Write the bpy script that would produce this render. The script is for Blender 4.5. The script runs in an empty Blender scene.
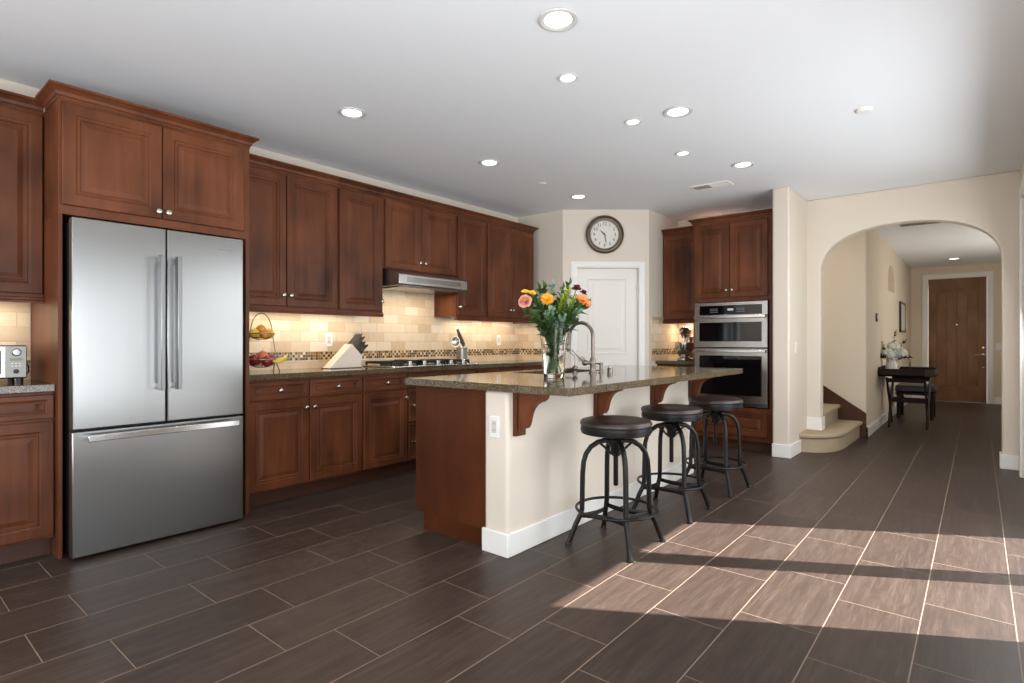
import bpy, bmesh, math, random
from mathutils import Vector, Matrix
random.seed(7)
PI = math.pi
C = bpy.context.scene.collection
SC = bpy.context.scene

# ------------------------------------------------------------------ camera, sky, sun, large lights, exposure
FPX, YAW, CAMZ = 562.0, math.atan2(466, 562), 1.15
cd = bpy.data.cameras.new('camera'); cam = bpy.data.objects.new('camera', cd); C.objects.link(cam)
cd.sensor_width = 36.0; cd.lens = FPX / 1024 * 36.0; cd.clip_start = 0.02
cam.location = (0, 0, CAMZ); cam.rotation_euler = (PI / 2, 0, YAW)
SC.camera = cam
vs = SC.view_settings
SC.display_settings.display_device = 'sRGB'
vs.view_transform = 'Standard'; vs.look = 'None'; vs.gamma = 1.0; vs.use_curve_mapping = False
vs.exposure = 0.12
w = bpy.data.worlds.new('sky'); SC.world = w; w.use_nodes = True
bg = w.node_tree.nodes['Background']; bg.inputs[0].default_value = (0.82, 0.90, 1.0, 1); bg.inputs[1].default_value = 1.2

def light(name, kind, loc, energy, color=(1, 1, 1), rot=(0, 0, 0), **kw):
    l = bpy.data.lights.new(name, kind); l.energy = energy; l.color = color
    for k, v in kw.items(): setattr(l, k, v)
    o = bpy.data.objects.new(name, l); C.objects.link(o); o.location = loc; o.rotation_euler = rot
    return o

def aim(o, d):
    o.rotation_euler = Vector(d).to_track_quat('-Z', 'Y').to_euler()

SUN_EL = math.radians(47.7)
sdir = Vector((-1, -0.583, 0)).normalized() * math.cos(SUN_EL) + Vector((0, 0, -math.sin(SUN_EL)))
sun = light('sun', 'SUN', (3, 3, 5), 20.5, (1.0, 0.98, 0.95), angle=math.radians(0.6)); aim(sun, sdir)
# area lamps for daylight; side and rear ones added, tilted up as ceiling fill
a = light('side_window_fill', 'AREA', (0.42, -0.35, 1.2), 122, (0.90, 0.95, 1.0), shape='RECTANGLE', size=4.3, size_y=2.1); aim(a, (-1, 0, .9))
a = light('daylight_slider', 'AREA', (0.335, 4.70, 1.15), 74, (0.92, 0.96, 1.0), shape='RECTANGLE', size=3.3, size_y=2.0); aim(a, (-1, 0, -.18))
a = light('rear_window_fill', 'AREA', (-2.0, -4.02, 1.35), 165, (0.92, 0.96, 1.0), shape='RECTANGLE', size=3.3, size_y=2.0); aim(a, (0, 1, 1.6))
# added fill lamps to brighten the hall and stairs; no window is built there
a = light('hall_fill', 'AREA', (1.15, 10.2, 1.5), 44, (1.0, 0.95, 0.88), shape='RECTANGLE', size=2.4, size_y=1.6); aim(a, (-1, 0, .7))
a = light('stair_fill', 'AREA', (-2.6, 7.40, 2.5), 20, (1.0, 0.97, 0.93), shape='RECTANGLE', size=1.4, size_y=.6); aim(a, (.5, 0, -1))

# ------------------------------------------------------------------ helpers
def lin(c):
    c = c / 255.0
    return c / 12.92 if c <= 0.04045 else ((c + 0.055) / 1.055) ** 2.4

def S(r, g, b): return (lin(r), lin(g), lin(b), 1)

class MB:
    """collects shapes into one mesh"""
    def __init__(s): s.bm = bmesh.new()
    def box(s, x0, x1, y0, y1, z0, z1):
        v = [s.bm.verts.new((x, y, z)) for x in (x0, x1) for y in (y0, y1) for z in (z0, z1)]
        for f in ((0, 1, 3, 2), (4, 6, 7, 5), (0, 4, 5, 1), (2, 3, 7, 6), (0, 2, 6, 4), (1, 5, 7, 3)):
            s.bm.faces.new([v[i] for i in f])
        return s
    def prism(s, poly, axis, a0, a1):
        """poly of 2-D points extruded along axis ('x': points are (y,z); 'y': (x,z); 'z': (x,y))"""
        def P(p, t): return {'x': (t, p[0], p[1]), 'y': (p[0], t, p[1]), 'z': (p[0], p[1], t)}[axis]
        a = [s.bm.verts.new(P(p, a0)) for p in poly]; b = [s.bm.verts.new(P(p, a1)) for p in poly]
        n = len(poly)
        s.bm.faces.new(a); s.bm.faces.new(b[::-1])
        for i in range(n): s.bm.faces.new([a[i], b[i], b[(i + 1) % n], a[(i + 1) % n]])
        return s
    def loft(s, rings, cap=True, closed=True):
        R = [[s.bm.verts.new(p) for p in r] for r in rings]
        for a, b in zip(R, R[1:]):
            n = len(a)
            for i in range(n if closed else n - 1):
                s.bm.faces.new([a[i], a[(i + 1) % n], b[(i + 1) % n], b[i]])
        if cap:
            s.bm.faces.new(R[0][::-1]); s.bm.faces.new(R[-1])
        return s
    def lathe(s, prof, c=(0, 0, 0), seg=24, M=None, cap=True):
        rings = []
        for r, z in prof:
            ring = []
            for i in range(seg):
                t = 2 * PI * i / seg
                p = Vector((r * math.cos(t), r * math.sin(t), z))
                if M is not None: p = M @ p
                ring.append(p + Vector(c))
            rings.append(ring)
        return s.loft(rings, cap)
    def tube(s, pts, r, seg=8, closed=False, flat=None):
        pts = [Vector(p) for p in pts]; n = len(pts)
        rr = r if isinstance(r, (list, tuple)) else [r] * n
        rings = []; up = None
        for i in range(n):
            if closed: t = (pts[(i + 1) % n] - pts[i - 1]).normalized()
            else: t = (pts[min(i + 1, n - 1)] - pts[max(i - 1, 0)]).normalized()
            if up is None:
                up = Vector((0, 0, 1)) if abs(t.z) < 0.9 else Vector((1, 0, 0))
            up = (up - t * up.dot(t))
            if up.length < 1e-4: up = t.orthogonal()
            up.normalize(); sd = t.cross(up)
            f = flat or (1, 1)
            rings.append([pts[i] + (up * math.cos(2 * PI * k / seg) * f[0] + sd * math.sin(2 * PI * k / seg) * f[1]) * rr[i] for k in range(seg)])
        if closed: rings.append(rings[0]); return s.loft_closed(rings[:-1])
        return s.loft(rings)
    def loft_closed(s, rings):
        R = [[s.bm.verts.new(p) for p in r] for r in rings]; m = len(R)
        for j in range(m):
            a, b = R[j], R[(j + 1) % m]; n = len(a)
            for i in range(n): s.bm.faces.new([a[i], a[(i + 1) % n], b[(i + 1) % n], b[i]])
        return s
    def ball(s, c, r, seg=16, rings=10, M=None):
        if not isinstance(r, (list, tuple)): r = (r, r, r)
        prof = [(math.sin(PI * i / rings), -math.cos(PI * i / rings)) for i in range(rings + 1)]
        prof[0] = (0.02, -1); prof[-1] = (0.02, 1)
        D = Matrix.Diagonal(Vector(r)); 
        return s.lathe(prof, c, seg, (M @ D) if M is not None else D)
    def sheet(s, grid):
        R = [[s.bm.verts.new(p) for p in row] for row in grid]
        for a, b in zip(R, R[1:]):
            for i in range(len(a) - 1): s.bm.faces.new([a[i], a[i + 1], b[i + 1], b[i]])
        return s
    def build(s, name, mat, parent=None, loc=(0, 0, 0), rot=(0, 0, 0), bevel=0, smooth=False, seg=2, recalc=True, sub=0, angle=35, thick=0):
        if recalc: bmesh.ops.recalc_face_normals(s.bm, faces=s.bm.faces)
        me = bpy.data.meshes.new(name); s.bm.to_mesh(me); s.bm.free()
        if mat: me.materials.append(mat)
        o = bpy.data.objects.new(name, me); C.objects.link(o)
        o.location = loc; o.rotation_euler = rot
        if parent is not None: o.parent = parent
        if thick:
            m = o.modifiers.new('thick', 'SOLIDIFY'); m.thickness = thick; m.offset = 0
        if bevel:
            m = o.modifiers.new('bevel', 'BEVEL'); m.width = bevel; m.segments = seg; m.limit_method = 'ANGLE'; m.angle_limit = math.radians(40)
        if sub:
            m = o.modifiers.new('sub', 'SUBSURF'); m.levels = sub; m.render_levels = sub
        if smooth or bevel:
            for p in me.polygons: p.use_smooth = True
            me.set_sharp_from_angle(angle=math.radians(angle))
        return o

def thing(name, label, cat, loc=(0, 0, 0), rotz=0, group=None):
    o = bpy.data.objects.new(name, None); C.objects.link(o); o.empty_display_size = 0.1
    o.location = loc; o.rotation_euler = (0, 0, rotz)
    return tag(o, label, cat, group)

def tag(o, label, cat, group=None):
    o['label'] = label; o['category'] = cat
    if group: o['group'] = group
    return o

def struct(o):
    o['kind'] = 'structure'; return o

def dup(root, loc, rotz, label, group=None):
    r = root.copy(); C.objects.link(r); r.location = loc; r.rotation_euler = (0, 0, rotz); r['label'] = label
    if group: r['group'] = group
    for ch in list(root.children):
        c = ch.copy(); C.objects.link(c); c.parent = r
        for g in list(ch.children):
            d = g.copy(); C.objects.link(d); d.parent = c
    return r

# ------------------------------------------------------------------ materials
def mat(name, col, rough=0.5, metal=0.0, **kw):
    m = bpy.data.materials.new(name); m.use_nodes = True
    b = m.node_tree.nodes['Principled BSDF']
    b.inputs['Base Color'].default_value = col; b.inputs['Roughness'].default_value = rough; b.inputs['Metallic'].default_value = metal
    for k, v in kw.items(): b.inputs[k].default_value = v
    return m

class G:
    """tiny node-graph writer"""
    def __init__(s, m): s.t = m.node_tree; s.b = s.t.nodes['Principled BSDF']
    def n(s, ty, ins=(), out=0, **kw):
        x = s.t.nodes.new(ty)
        for k, v in kw.items(): setattr(x, k, v)
        for k, v in (ins.items() if isinstance(ins, dict) else enumerate(ins)):
            if v is None: continue
            if hasattr(v, 'is_linked') or hasattr(v, 'links'): s.t.links.new(v, x.inputs[k])
            else: x.inputs[k].default_value = v
        return x.outputs[out]
    def m(s, op, a, b=None, c=None): return s.n('ShaderNodeMath', (a, b, c), operation=op)
    def mix(s, f, a, b, ty='MIX'):
        x = s.t.nodes.new('ShaderNodeMix'); x.data_type = 'RGBA'; x.blend_type = ty
        for i, v in ((0, f), (6, a), (7, b)):
            if hasattr(v, 'links'): s.t.links.new(v, x.inputs[i])
            else: x.inputs[i].default_value = v
        return x.outputs[2]
    def ramp(s, f, stops):
        x = s.t.nodes.new('ShaderNodeValToRGB'); e = x.color_ramp.elements
        while len(e) < len(stops): e.new(0.5)
        for k, (p, c) in zip(e, stops): k.position = p; k.color = c
        s.t.links.new(f, x.inputs[0]); return x.outputs[0]
    def obj(s): return s.n('ShaderNodeTexCoord', out=3)
    def pos(s): return s.n('ShaderNodeNewGeometry', out=0)
    def rnd(s): return s.n('ShaderNodeObjectInfo', out=5)
    def sep(s, v):
        x = s.t.nodes.new('ShaderNodeSeparateXYZ'); s.t.links.new(v, x.inputs[0]); return x.outputs
    def comb(s, x, y, z=0.0): return s.n('ShaderNodeCombineXYZ', (x, y, z))
    def set(s, k, v): s.t.links.new(v, s.b.inputs[k])
    def bump(s, h, strength=0.2, dist=0.01):
        s.set('Normal', s.n('ShaderNodeBump', {'Strength': strength, 'Distance': dist, 'Height': h}))

def wood(name, dark, light_, scale=(16, 16, 1.3), rough=0.40, coat=0.0, var=0.07):
    m = mat(name, dark, rough); g = G(m)
    g.b.inputs['Coat Weight'].default_value = coat; g.b.inputs['Specular IOR Level'].default_value = 0.225; g.b.inputs['Coat Roughness'].default_value = 0.25
    off = g.m('MULTIPLY', g.rnd(), 37.0)
    v = g.n('ShaderNodeVectorMath', (g.obj(), scale), operation='MULTIPLY')
    v = g.n('ShaderNodeVectorMath', (v, g.comb(off, off, off)), operation='ADD')
    n1 = g.n('ShaderNodeTexNoise', {'Vector': v, 'Scale': 1.0, 'Detail': 5.0, 'Roughness': 0.6, 'Distortion': 0.6})
    v2 = g.n('ShaderNodeVectorMath', (g.obj(), (3, 3, 2.2)), operation='MULTIPLY')
    v2 = g.n('ShaderNodeVectorMath', (v2, g.comb(off, off, off)), operation='ADD')
    n2 = g.n('ShaderNodeTexNoise', {'Vector': v2, 'Scale': 1.0, 'Detail': 2.0})
    f = g.m('ADD', g.m('MULTIPLY', n1, 0.38), g.m('MULTIPLY', n2, 0.62))
    c = g.ramp(f, ((0.3, dark), (0.7, light_)))
    k = g.m('ADD', g.m('MULTIPLY', g.rnd(), 2 * var), 1 - var)
    g.set('Base Color', g.mix(1.0, c, g.comb(k, k, k), 'MULTIPLY'))
    return m

def speck(name, cols, scale=140, rough=0.12, spec=0.5):
    m = mat(name, cols[0], rough); g = G(m)
    a = g.n('ShaderNodeTexVoronoi', {'Vector': g.obj(), 'Scale': scale}, out=1)
    r = g.sep(a)[0]
    n = len(cols)
    c = g.ramp(r, [(i / n, cols[i]) for i in range(n)])
    for nd in g.t.nodes:
        if nd.type == 'VALTORGB': nd.color_ramp.interpolation = 'CONSTANT'
    big = g.n('ShaderNodeTexNoise', {'Vector': g.obj(), 'Scale': 9.0, 'Detail': 3.0})
    k = g.m('ADD', g.m('MULTIPLY', big, 0.7), 0.65)
    g.set('Base Color', g.mix(1.0, c, g.comb(k, k, k), 'MULTIPLY'))
    return m

def plaster(name, col, rough=0.7, bump=0.08):
    m = mat(name, col, rough); g = G(m)
    n = g.n('ShaderNodeTexNoise', {'Vector': g.pos(), 'Scale': 60.0, 'Detail': 3.0})
    g.bump(n, bump, 0.004); return m

def floor_mat():
    m = mat('porcelain_plank_tile', S(80, 68, 62), 0.36); g = G(m); g.b.inputs['Specular IOR Level'].default_value = 0.3
    x, y, z = g.sep(g.pos())
    kx = g.m('DIVIDE', g.m('ADD', x, 1.38), 0.2995); k = g.m('FLOOR', kx); fx = g.m('FRACT', kx)
    par = g.m('FLOORED_MODULO', k, 2.0)
    ky = g.m('DIVIDE', g.m('SUBTRACT', y, g.m('ADD', 2.463, g.m('MULTIPLY', par, -1.391))), 0.595)
    j = g.m('FLOOR', ky); fy = g.m('FRACT', ky)
    dx = g.m('MULTIPLY', g.m('MINIMUM', fx, g.m('SUBTRACT', 1.0, fx)), 0.2995)
    dy = g.m('MULTIPLY', g.m('MINIMUM', fy, g.m('SUBTRACT', 1.0, fy)), 0.595)
    gx = g.m('LESS_THAN', dx, 0.0021); gy = g.m('LESS_THAN', dy, 0.0019)
    grout = g.m('MAXIMUM', gx, gy)
    wn = g.n('ShaderNodeTexWhiteNoise', {'Vector': g.comb(k, j, 3.0)}, noise_dimensions='3D')
    off = g.m('MULTIPLY', wn, 20.0)
    v = g.comb(g.m('ADD', g.m('MULTIPLY', x, 210.0), off), g.m('ADD', g.m('MULTIPLY', y, 9.0), off), off)
    n1 = g.n('ShaderNodeTexNoise', {'Vector': v, 'Scale': 1.0, 'Detail': 6.0, 'Roughness': 0.65})
    v2 = g.comb(g.m('ADD', g.m('MULTIPLY', x, 40.0), off), g.m('ADD', g.m('MULTIPLY', y, 3.0), off), off)
    n2 = g.n('ShaderNodeTexNoise', {'Vector': v2, 'Scale': 1.0, 'Detail': 3.0})
    f = g.m('ADD', g.m('MULTIPLY', n1, 0.6), g.m('MULTIPLY', n2, 0.4))
    c = g.ramp(f, ((0.25, S(45, 35, 30)), (0.5, S(64, 51.5, 45)), (0.75, S(87, 73.5, 64.5))))
    t = g.m('ADD', g.m('MULTIPLY', wn, 0.22), 0.89)
    c = g.mix(1.0, c, g.comb(t, t, t), 'MULTIPLY')
    g.set('Base Color', g.mix(gx, g.mix(gy, c, S(134, 112, 96)), S(138, 118, 102)))
    g.set('Roughness', g.m('ADD', g.m('MULTIPLY', grout, 0.4), g.m('ADD', 0.33, g.m('MULTIPLY', n1, 0.18))))
    g.bump(g.m('SUBTRACT', g.m('MULTIPLY', n1, 0.15), grout), 0.25, 0.002)
    return m

def tile_mat(name, hx):
    """travertine subway tile in running bond; hx = which world axes give the horizontal run"""
    m = mat(name, S(225, 200, 165), 0.38); g = G(m)
    p = g.sep(g.pos()); h = g.m('ADD', g.m('MULTIPLY', p[0], hx[0]), g.m('MULTIPLY', p[1], hx[1])); z = p[2]
    W, H = 0.172, 0.0865
    kz = g.m('DIVIDE', g.m('SUBTRACT', z, 1.0635), H); r = g.m('FLOOR', kz); fz = g.m('FRACT', kz)
    kh = g.m('ADD', g.m('DIVIDE', h, W), g.m('MULTIPLY', g.m('FLOORED_MODULO', r, 2.0), 0.5)); q = g.m('FLOOR', kh); fh = g.m('FRACT', kh)
    dz = g.m('MULTIPLY', g.m('MINIMUM', fz, g.m('SUBTRACT', 1.0, fz)), H)
    dh = g.m('MULTIPLY', g.m('MINIMUM', fh, g.m('SUBTRACT', 1.0, fh)), W)
    gr = g.m('LESS_THAN', g.m('MINIMUM', dz, dh), 0.0016)
    wn = g.n('ShaderNodeTexWhiteNoise', {'Vector': g.comb(q, r, 1.0)}, noise_dimensions='3D')
    n = g.n('ShaderNodeTexNoise', {'Vector': g.pos(), 'Scale': 22.0, 'Detail': 5.0, 'Roughness': 0.6})
    f = g.m('ADD', g.m('MULTIPLY', wn, 0.7), g.m('MULTIPLY', n, 0.3))
    c = g.ramp(f, ((0.15, S(200, 172, 138)), (0.5, S(216, 194, 164)), (0.85, S(228, 211, 186))))
    g.set('Base Color', g.mix(gr, c, S(186, 160, 126)))
    g.bump(g.m('SUBTRACT', g.m('MULTIPLY', n, 0.2), gr), 0.3, 0.003)
    return m

def mosaic_mat(name, hx):
    m = mat(name, S(120, 80, 50), 0.2); g = G(m)
    p = g.sep(g.pos()); h = g.m('ADD', g.m('MULTIPLY', p[0], hx[0]), g.m('MULTIPLY', p[1], hx[1])); T = 0.0235
    kh = g.m('DIVIDE', h, T); kz = g.m('DIVIDE', g.m('SUBTRACT', p[2], 0.992), T)
    q = g.m('FLOOR', kh); r = g.m('FLOOR', kz); fh = g.m('FRACT', kh); fz = g.m('FRACT', kz)
    d = g.m('MINIMUM', g.m('MINIMUM', fh, g.m('SUBTRACT', 1.0, fh)), g.m('MINIMUM', fz, g.m('SUBTRACT', 1.0, fz)))
    gr = g.m('LESS_THAN', d, 0.06)
    wn = g.n('ShaderNodeTexWhiteNoise', {'Vector': g.comb(q, r, 1.0)}, noise_dimensions='3D')
    chk = g.m('FLOORED_MODULO', g.m('ADD', q, r), 2.0)
    wn = g.m('ADD', g.m('MULTIPLY', wn, .58), g.m('MULTIPLY', chk, .38))
    c = g.ramp(wn, ((0, S(58, 40, 28)), (0.15, S(96, 64, 38)), (0.3, S(74, 58, 42)), (0.45, S(140, 104, 60)), (0.58, S(204, 176, 128)), (0.72, S(172, 132, 74)), (0.85, S(226, 206, 170))))
    for nd in g.t.nodes:
        if nd.type == 'VALTORGB': nd.color_ramp.interpolation = 'CONSTANT'
    g.set('Base Color', g.mix(gr, c, S(190, 170, 140)))
    return m

def steel(name, col=(0.47, 0.47, 0.47, 1), rough=0.24, axis=2, aniso=0.0):
    m = mat(name, col, rough, 1.0); g = G(m)
    g.b.inputs['Anisotropic'].default_value = aniso
    if aniso: g.set('Tangent', g.n('ShaderNodeTangent', direction_type='RADIAL', axis='Z'))
    sc = [260, 260, 260]; sc[axis] = 2.0
    v = g.n('ShaderNodeVectorMath', (g.obj(), tuple(sc)), operation='MULTIPLY')
    n = g.n('ShaderNodeTexNoise', {'Vector': v, 'Scale': 1.0, 'Detail': 2.0})
    g.set('Roughness', g.m('ADD', g.m('MULTIPLY', n, 0.02 if aniso else 0.14), rough - (0.01 if aniso else 0.07)))
    v2 = g.n('ShaderNodeVectorMath', (g.obj(), (7.0, 7.0, 0.6)), operation='MULTIPLY')
    n2 = g.n('ShaderNodeTexNoise', {'Vector': v2, 'Scale': 1.0, 'Detail': 1.0})
    g.bump(n2, 0.05, 0.02)
    return m

WOOD = wood('cherry_stained_wood', S(62, 32, 17), S(118, 67, 40))
WOODH = wood('cherry_stained_wood_across', S(62, 32, 17), S(118, 67, 40), (1.3, 16, 16))
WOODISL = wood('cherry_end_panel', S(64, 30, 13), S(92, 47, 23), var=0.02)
TOE = mat('dark_toe_kick', S(66, 36, 22), 0.5)
DARKWOOD = wood('espresso_wood', S(30, 18, 13), S(50, 31, 23), rough=0.55)
DARKWOOD.node_tree.nodes['Principled BSDF'].inputs['Specular IOR Level'].default_value = 0.15
DOORWOOD = wood('walnut_door_wood', S(108, 74, 47), S(146, 106, 72), (22, 22, 1.0), 0.45, 0.05, 0.03)
SKIRTWOOD = wood('dark_skirt_wood', S(60, 36, 24), S(90, 56, 38), (1.3, 16, 16), 0.4)
WALL = plaster('cream_wall_paint', S(223, 211, 195))
HALLWALL = plaster('beige_hall_paint', S(222, 208, 186))
CEIL = plaster('white_ceiling_paint', S(238, 240, 242), 0.8, 0.05)
TRIM = mat('white_trim_paint', S(240, 237, 231), 0.35)
DOORW = mat('white_door_paint', S(236, 230, 222), 0.4)
FLOOR = floor_mat()
GRAN = speck('speckled_granite', [S(62, 52, 38), S(88, 75, 55), S(42, 36, 29), S(112, 98, 75), S(72, 61, 45), S(134, 119, 92), S(82, 68, 49)], 330, 0.08)
TILE_L = tile_mat('travertine_tile_along_wall', (0, 1)); TILE_B = tile_mat('travertine_tile_across_wall', (1, 0))
MOS_L = mosaic_mat('glass_mosaic_along_wall', (0, 1)); MOS_B = mosaic_mat('glass_mosaic_across_wall', (1, 0))
STEEL = steel('brushed_stainless', (.31, .308, .30, 1), .28, 0, .7); STEELH = steel('brushed_stainless_across', (.40, .39, .38, 1), axis=0)
STEELBAR = mat('polished_steel', (0.68, 0.67, 0.66, 1), 0.16, 1.0)
DARKSTEEL = mat('dark_steel', (0.25, 0.25, 0.25, 1), 0.25, 1.0)
NICKEL = mat('satin_nickel', (0.50, 0.47, 0.42, 1), 0.25, 1.0)
BRONZE = mat('oil_rubbed_nickel', (0.20, 0.165, 0.14, 1), 0.30, 1.0)
BLACKMETAL = mat('blackened_iron', S(40, 38, 37), 0.38, 0.7)
LEATHER = mat('dark_brown_leather', S(52, 38, 34), 0.36); g = G(LEATHER); g.bump(g.n('ShaderNodeTexNoise', {'Vector': g.obj(), 'Scale': 180.0}), 0.15, 0.003)
BLACKGLASS = mat('black_oven_glass', S(10, 10, 12), 0.05)
BLACK = mat('black_plastic', S(16, 15, 15), 0.4)
IRONGRATE = mat('cast_iron', S(30, 27, 26), 0.6)
WHITEPL = mat('white_plastic', S(235, 232, 226), 0.35)
GREYPL = mat('grey_plate', S(206, 200, 190), 0.4)
CERAMIC = mat('white_ceramic', S(236, 232, 222), 0.2)
KNIFEBLOCK = mat('pale_block_wood', S(222, 208, 190), 0.4)
CARPET = plaster('tan_carpet', S(174, 155, 128), 0.95, 0.9)
FACEWHITE = mat('clock_face_paper', S(226, 222, 212), 0.5)
CLOCKRIM = mat('antique_bronze', S(124, 108, 92), 0.34, 0.7)
INK = mat('black_ink', S(40, 36, 34), 0.5)
RINGW = mat('shaded_white_ring', S(206, 204, 200), 0.35)  # grey base colour stands in for shading on the white trim rings
def emit(name, col, s):
    m = mat(name, (0, 0, 0, 1)); b = m.node_tree.nodes['Principled BSDF']
    b.inputs['Emission Color'].default_value = col; b.inputs['Emission Strength'].default_value = s; return m
LAMP = emit('lamp_glow', (1, 0.95, 0.88, 1), 4.0)
LED = emit('warm_led', (1, 0.80, 0.52, 1), 3.0)
DISPLAY = emit('display_glow', (0.75, 0.85, 1, 1), 0.55)
GLASS = mat('clear_glass', (1, 1, 1, 1), 0.0, 0.0, IOR=1.28); GLASS.node_tree.nodes['Principled BSDF'].inputs['Transmission Weight'].default_value = 1.0
WATER = mat('water', (0.93, 0.98, 0.93, 1), 0.0, 0.0, IOR=1.18); WATER.node_tree.nodes['Principled BSDF'].inputs['Transmission Weight'].default_value = 1.0
def leafmat(n, c, r=0.5):
    m = mat(n, c, r); gg = G(m)
    k = gg.n('ShaderNodeTexNoise', {'Vector': gg.obj(), 'Scale': 40.0}); 
    gg.set('Base Color', gg.mix(k, tuple(v * 0.7 for v in c[:3]) + (1,), tuple(min(1, v * 1.3) for v in c[:3]) + (1,))); return m
LEAF = leafmat('deep_green_leaf', S(58, 88, 38)); LEAF2 = leafmat('dusty_eucalyptus_leaf', S(110, 140, 118)); LEAF3 = leafmat('lime_green_filler', S(150, 168, 52)); STEM = leafmat('flower_stem', S(88, 116, 56))
PINK = leafmat('coral_pink_petal', S(246, 172, 146)); YEL = leafmat('yellow_petal', S(238, 196, 50)); GOLD = leafmat('golden_petal', S(244, 166, 40)); ORNG = leafmat('orange_petal', S(244, 140, 84)); BURG = leafmat('burgundy_petal', S(96, 34, 52)); WPET = mat('white_petal', S(246, 246, 236), .6); DLEAF = leafmat('dark_leaf', S(46, 58, 40))

# ------------------------------------------------------------------ room shell
CH, HCH = 2.68, 2.60          # kitchen and hall ceiling heights
XL, XR, YB, YA = -4.38, 0.29, 5.40, 6.75
struct(MB().box(-4.5, 1.3, -4.1, 13.8, -0.05, 0).build('floor', FLOOR))
struct(MB().box(-4.5, 0.45, -4.1, 6.9, CH, CH + 0.1).build('ceiling', CEIL))
struct(MB().box(-4.0, 1.3, 6.9, 13.8, HCH, HCH + 0.1).build('ceiling_hall', CEIL))
struct(MB().box(XL - 0.12, XL, -4.1, 7.0, 0, CH).build('wall_left', WALL))
# right wall: window opening y -2.55..1.85, sliding door opening y 2.985..6.40
mb = MB()
mb.box(XR, XR + .14, -4.1, -2.55, 0, CH).box(XR, XR + .14, -2.55, 1.85, 2.3, CH).box(XR, XR + .14, -2.55, 1.85, 0, 0.1)
mb.box(XR, XR + .14, 1.85, 2.985, 0, CH).box(XR, XR + .14, 2.985, 6.40, 2.36, CH).box(XR, XR + .14, 6.40, 6.9, 0, CH)
struct(mb.build('wall_right', WALL))
mb = MB()
mb.box(-4.5, -3.7, -4.12, -4.0, 0, CH).box(-0.3, 0.43, -4.12, -4.0, 0, CH).box(-3.7, -0.3, -4.12, -4.0, 2.4, CH).box(-3.7, -0.3, -4.12, -4.0, 0, 0.3)
struct(mb.build('wall_rear', WALL))
def frame(name, plane, u0, u1, z0, z1, p0, p1, t, posts):
    """window frame in the x-plane ('x') or y-plane; posts = list of (u0,u1)"""
    mb = MB()
    bars = [(u0, u0 + t, z0, z1), (u1 - t, u1, z0, z1), (u0 + t, u1 - t, z1 - t, z1), (u0 + t, u1 - t, z0, z0 + t)] + [(p, q, z0 + t, z1 - t) for p, q in posts]
    for a, b, c, d in bars:
        mb.box(p0, p1, a, b, c, d) if plane == 'x' else mb.box(a, b, p0, p1, c, d)
    return struct(mb.build(name, TRIM))
frame('window_1', 'x', -2.55, 1.85, 0.1, 2.3, .33, .39, .05, [(-1.1, -1.02), (.38, .46)])
frame('window_2', 'y', -3.7, -.3, .3, 2.4, -4.08, -4.03, .05, [(-2.6, -2.53), (-1.45, -1.38)])
frame('door_1', 'x', 2.985, 6.40, 0.0, 2.36, .34, .39, .012, [(3.70, 3.84), (5.2, 5.28)])
# closed vertical blind over the far leaf of the sliding door
mb = MB()
for i in range(19):
    y = 4.52 + i * 0.099
    mb.box(.362 + .006 * (i % 2), .366 + .006 * (i % 2), y, y + .104, .03, 2.33)
tag(mb.build('vertical_blind', TRIM), 'white vertical blind drawn closed across the sliding door', 'blind')
# casing of the sliding door on the right wall
mb = MB().box(XR - .018, XR, 6.40, 6.50, 0, 2.46).box(XR - .018, XR, 2.885, 2.985, 0, 2.46).box(XR - .018, XR, 2.985, 6.40, 2.36, 2.46)
struct(mb.build('trim_1', TRIM, bevel=.004))
# back wall of the kitchen, short partition (pillar) and arched wall
struct(MB().box(-3.0, -1.43, 6.85, 6.97, 0, CH).build('wall_back', WALL))
struct(MB().box(-1.588, -1.43, 6.0, 6.86, 0, CH).build('wall_partition', WALL, bevel=.018, seg=3))
ax0, ax1 = -1.30, .168; acx = (ax0 + ax1) / 2; ahw = (ax1 - ax0) / 2
arch = []
for i in range(41):
    t = -1 + 2 * i / 40
    t = math.copysign(1 - (1 - abs(t)) ** 1.8, t)
    arch.append((acx + t * ahw, 1.88 + .455 * max(0, 1 - abs(t) ** 2.2) ** (1 / 2.4)))
poly = [(-1.51, 0), (-1.51, CH), (XR + .1, CH), (XR + .1, 0), (ax1, 0)] + arch[::-1] + [(ax0, 0)]
struct(MB().prism(poly, 'y', YA, YA + .15).build('wall_arch', WALL, bevel=.014, seg=3))
# pantry enclosure
pa, pb = Vector((-3.71, 5.395)), Vector((-2.94, 6.035)); pdv = (pb - pa).normalized(); pL = (pb - pa).length
pang = math.atan2(pdv.y, pdv.x)
struct(MB().box(XL, -3.709, YB, YB + .11, 0, CH).build('wall_pantry_left', WALL))
struct(MB().box(-3.05, -2.94, 6.036, 6.86, 0, CH).build('wall_pantry_right', WALL))
DL, DR, DH = .166, .880, 2.005
mb = MB().box(0, DL, 0, .11, 0, CH).box(DR, pL, 0, .11, 0, CH).box(DL, DR, 0, .11, DH, CH)
struct(mb.build('wall_pantry', WALL, loc=(pa.x, pa.y, 0), rot=(0, 0, pang)))
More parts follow.
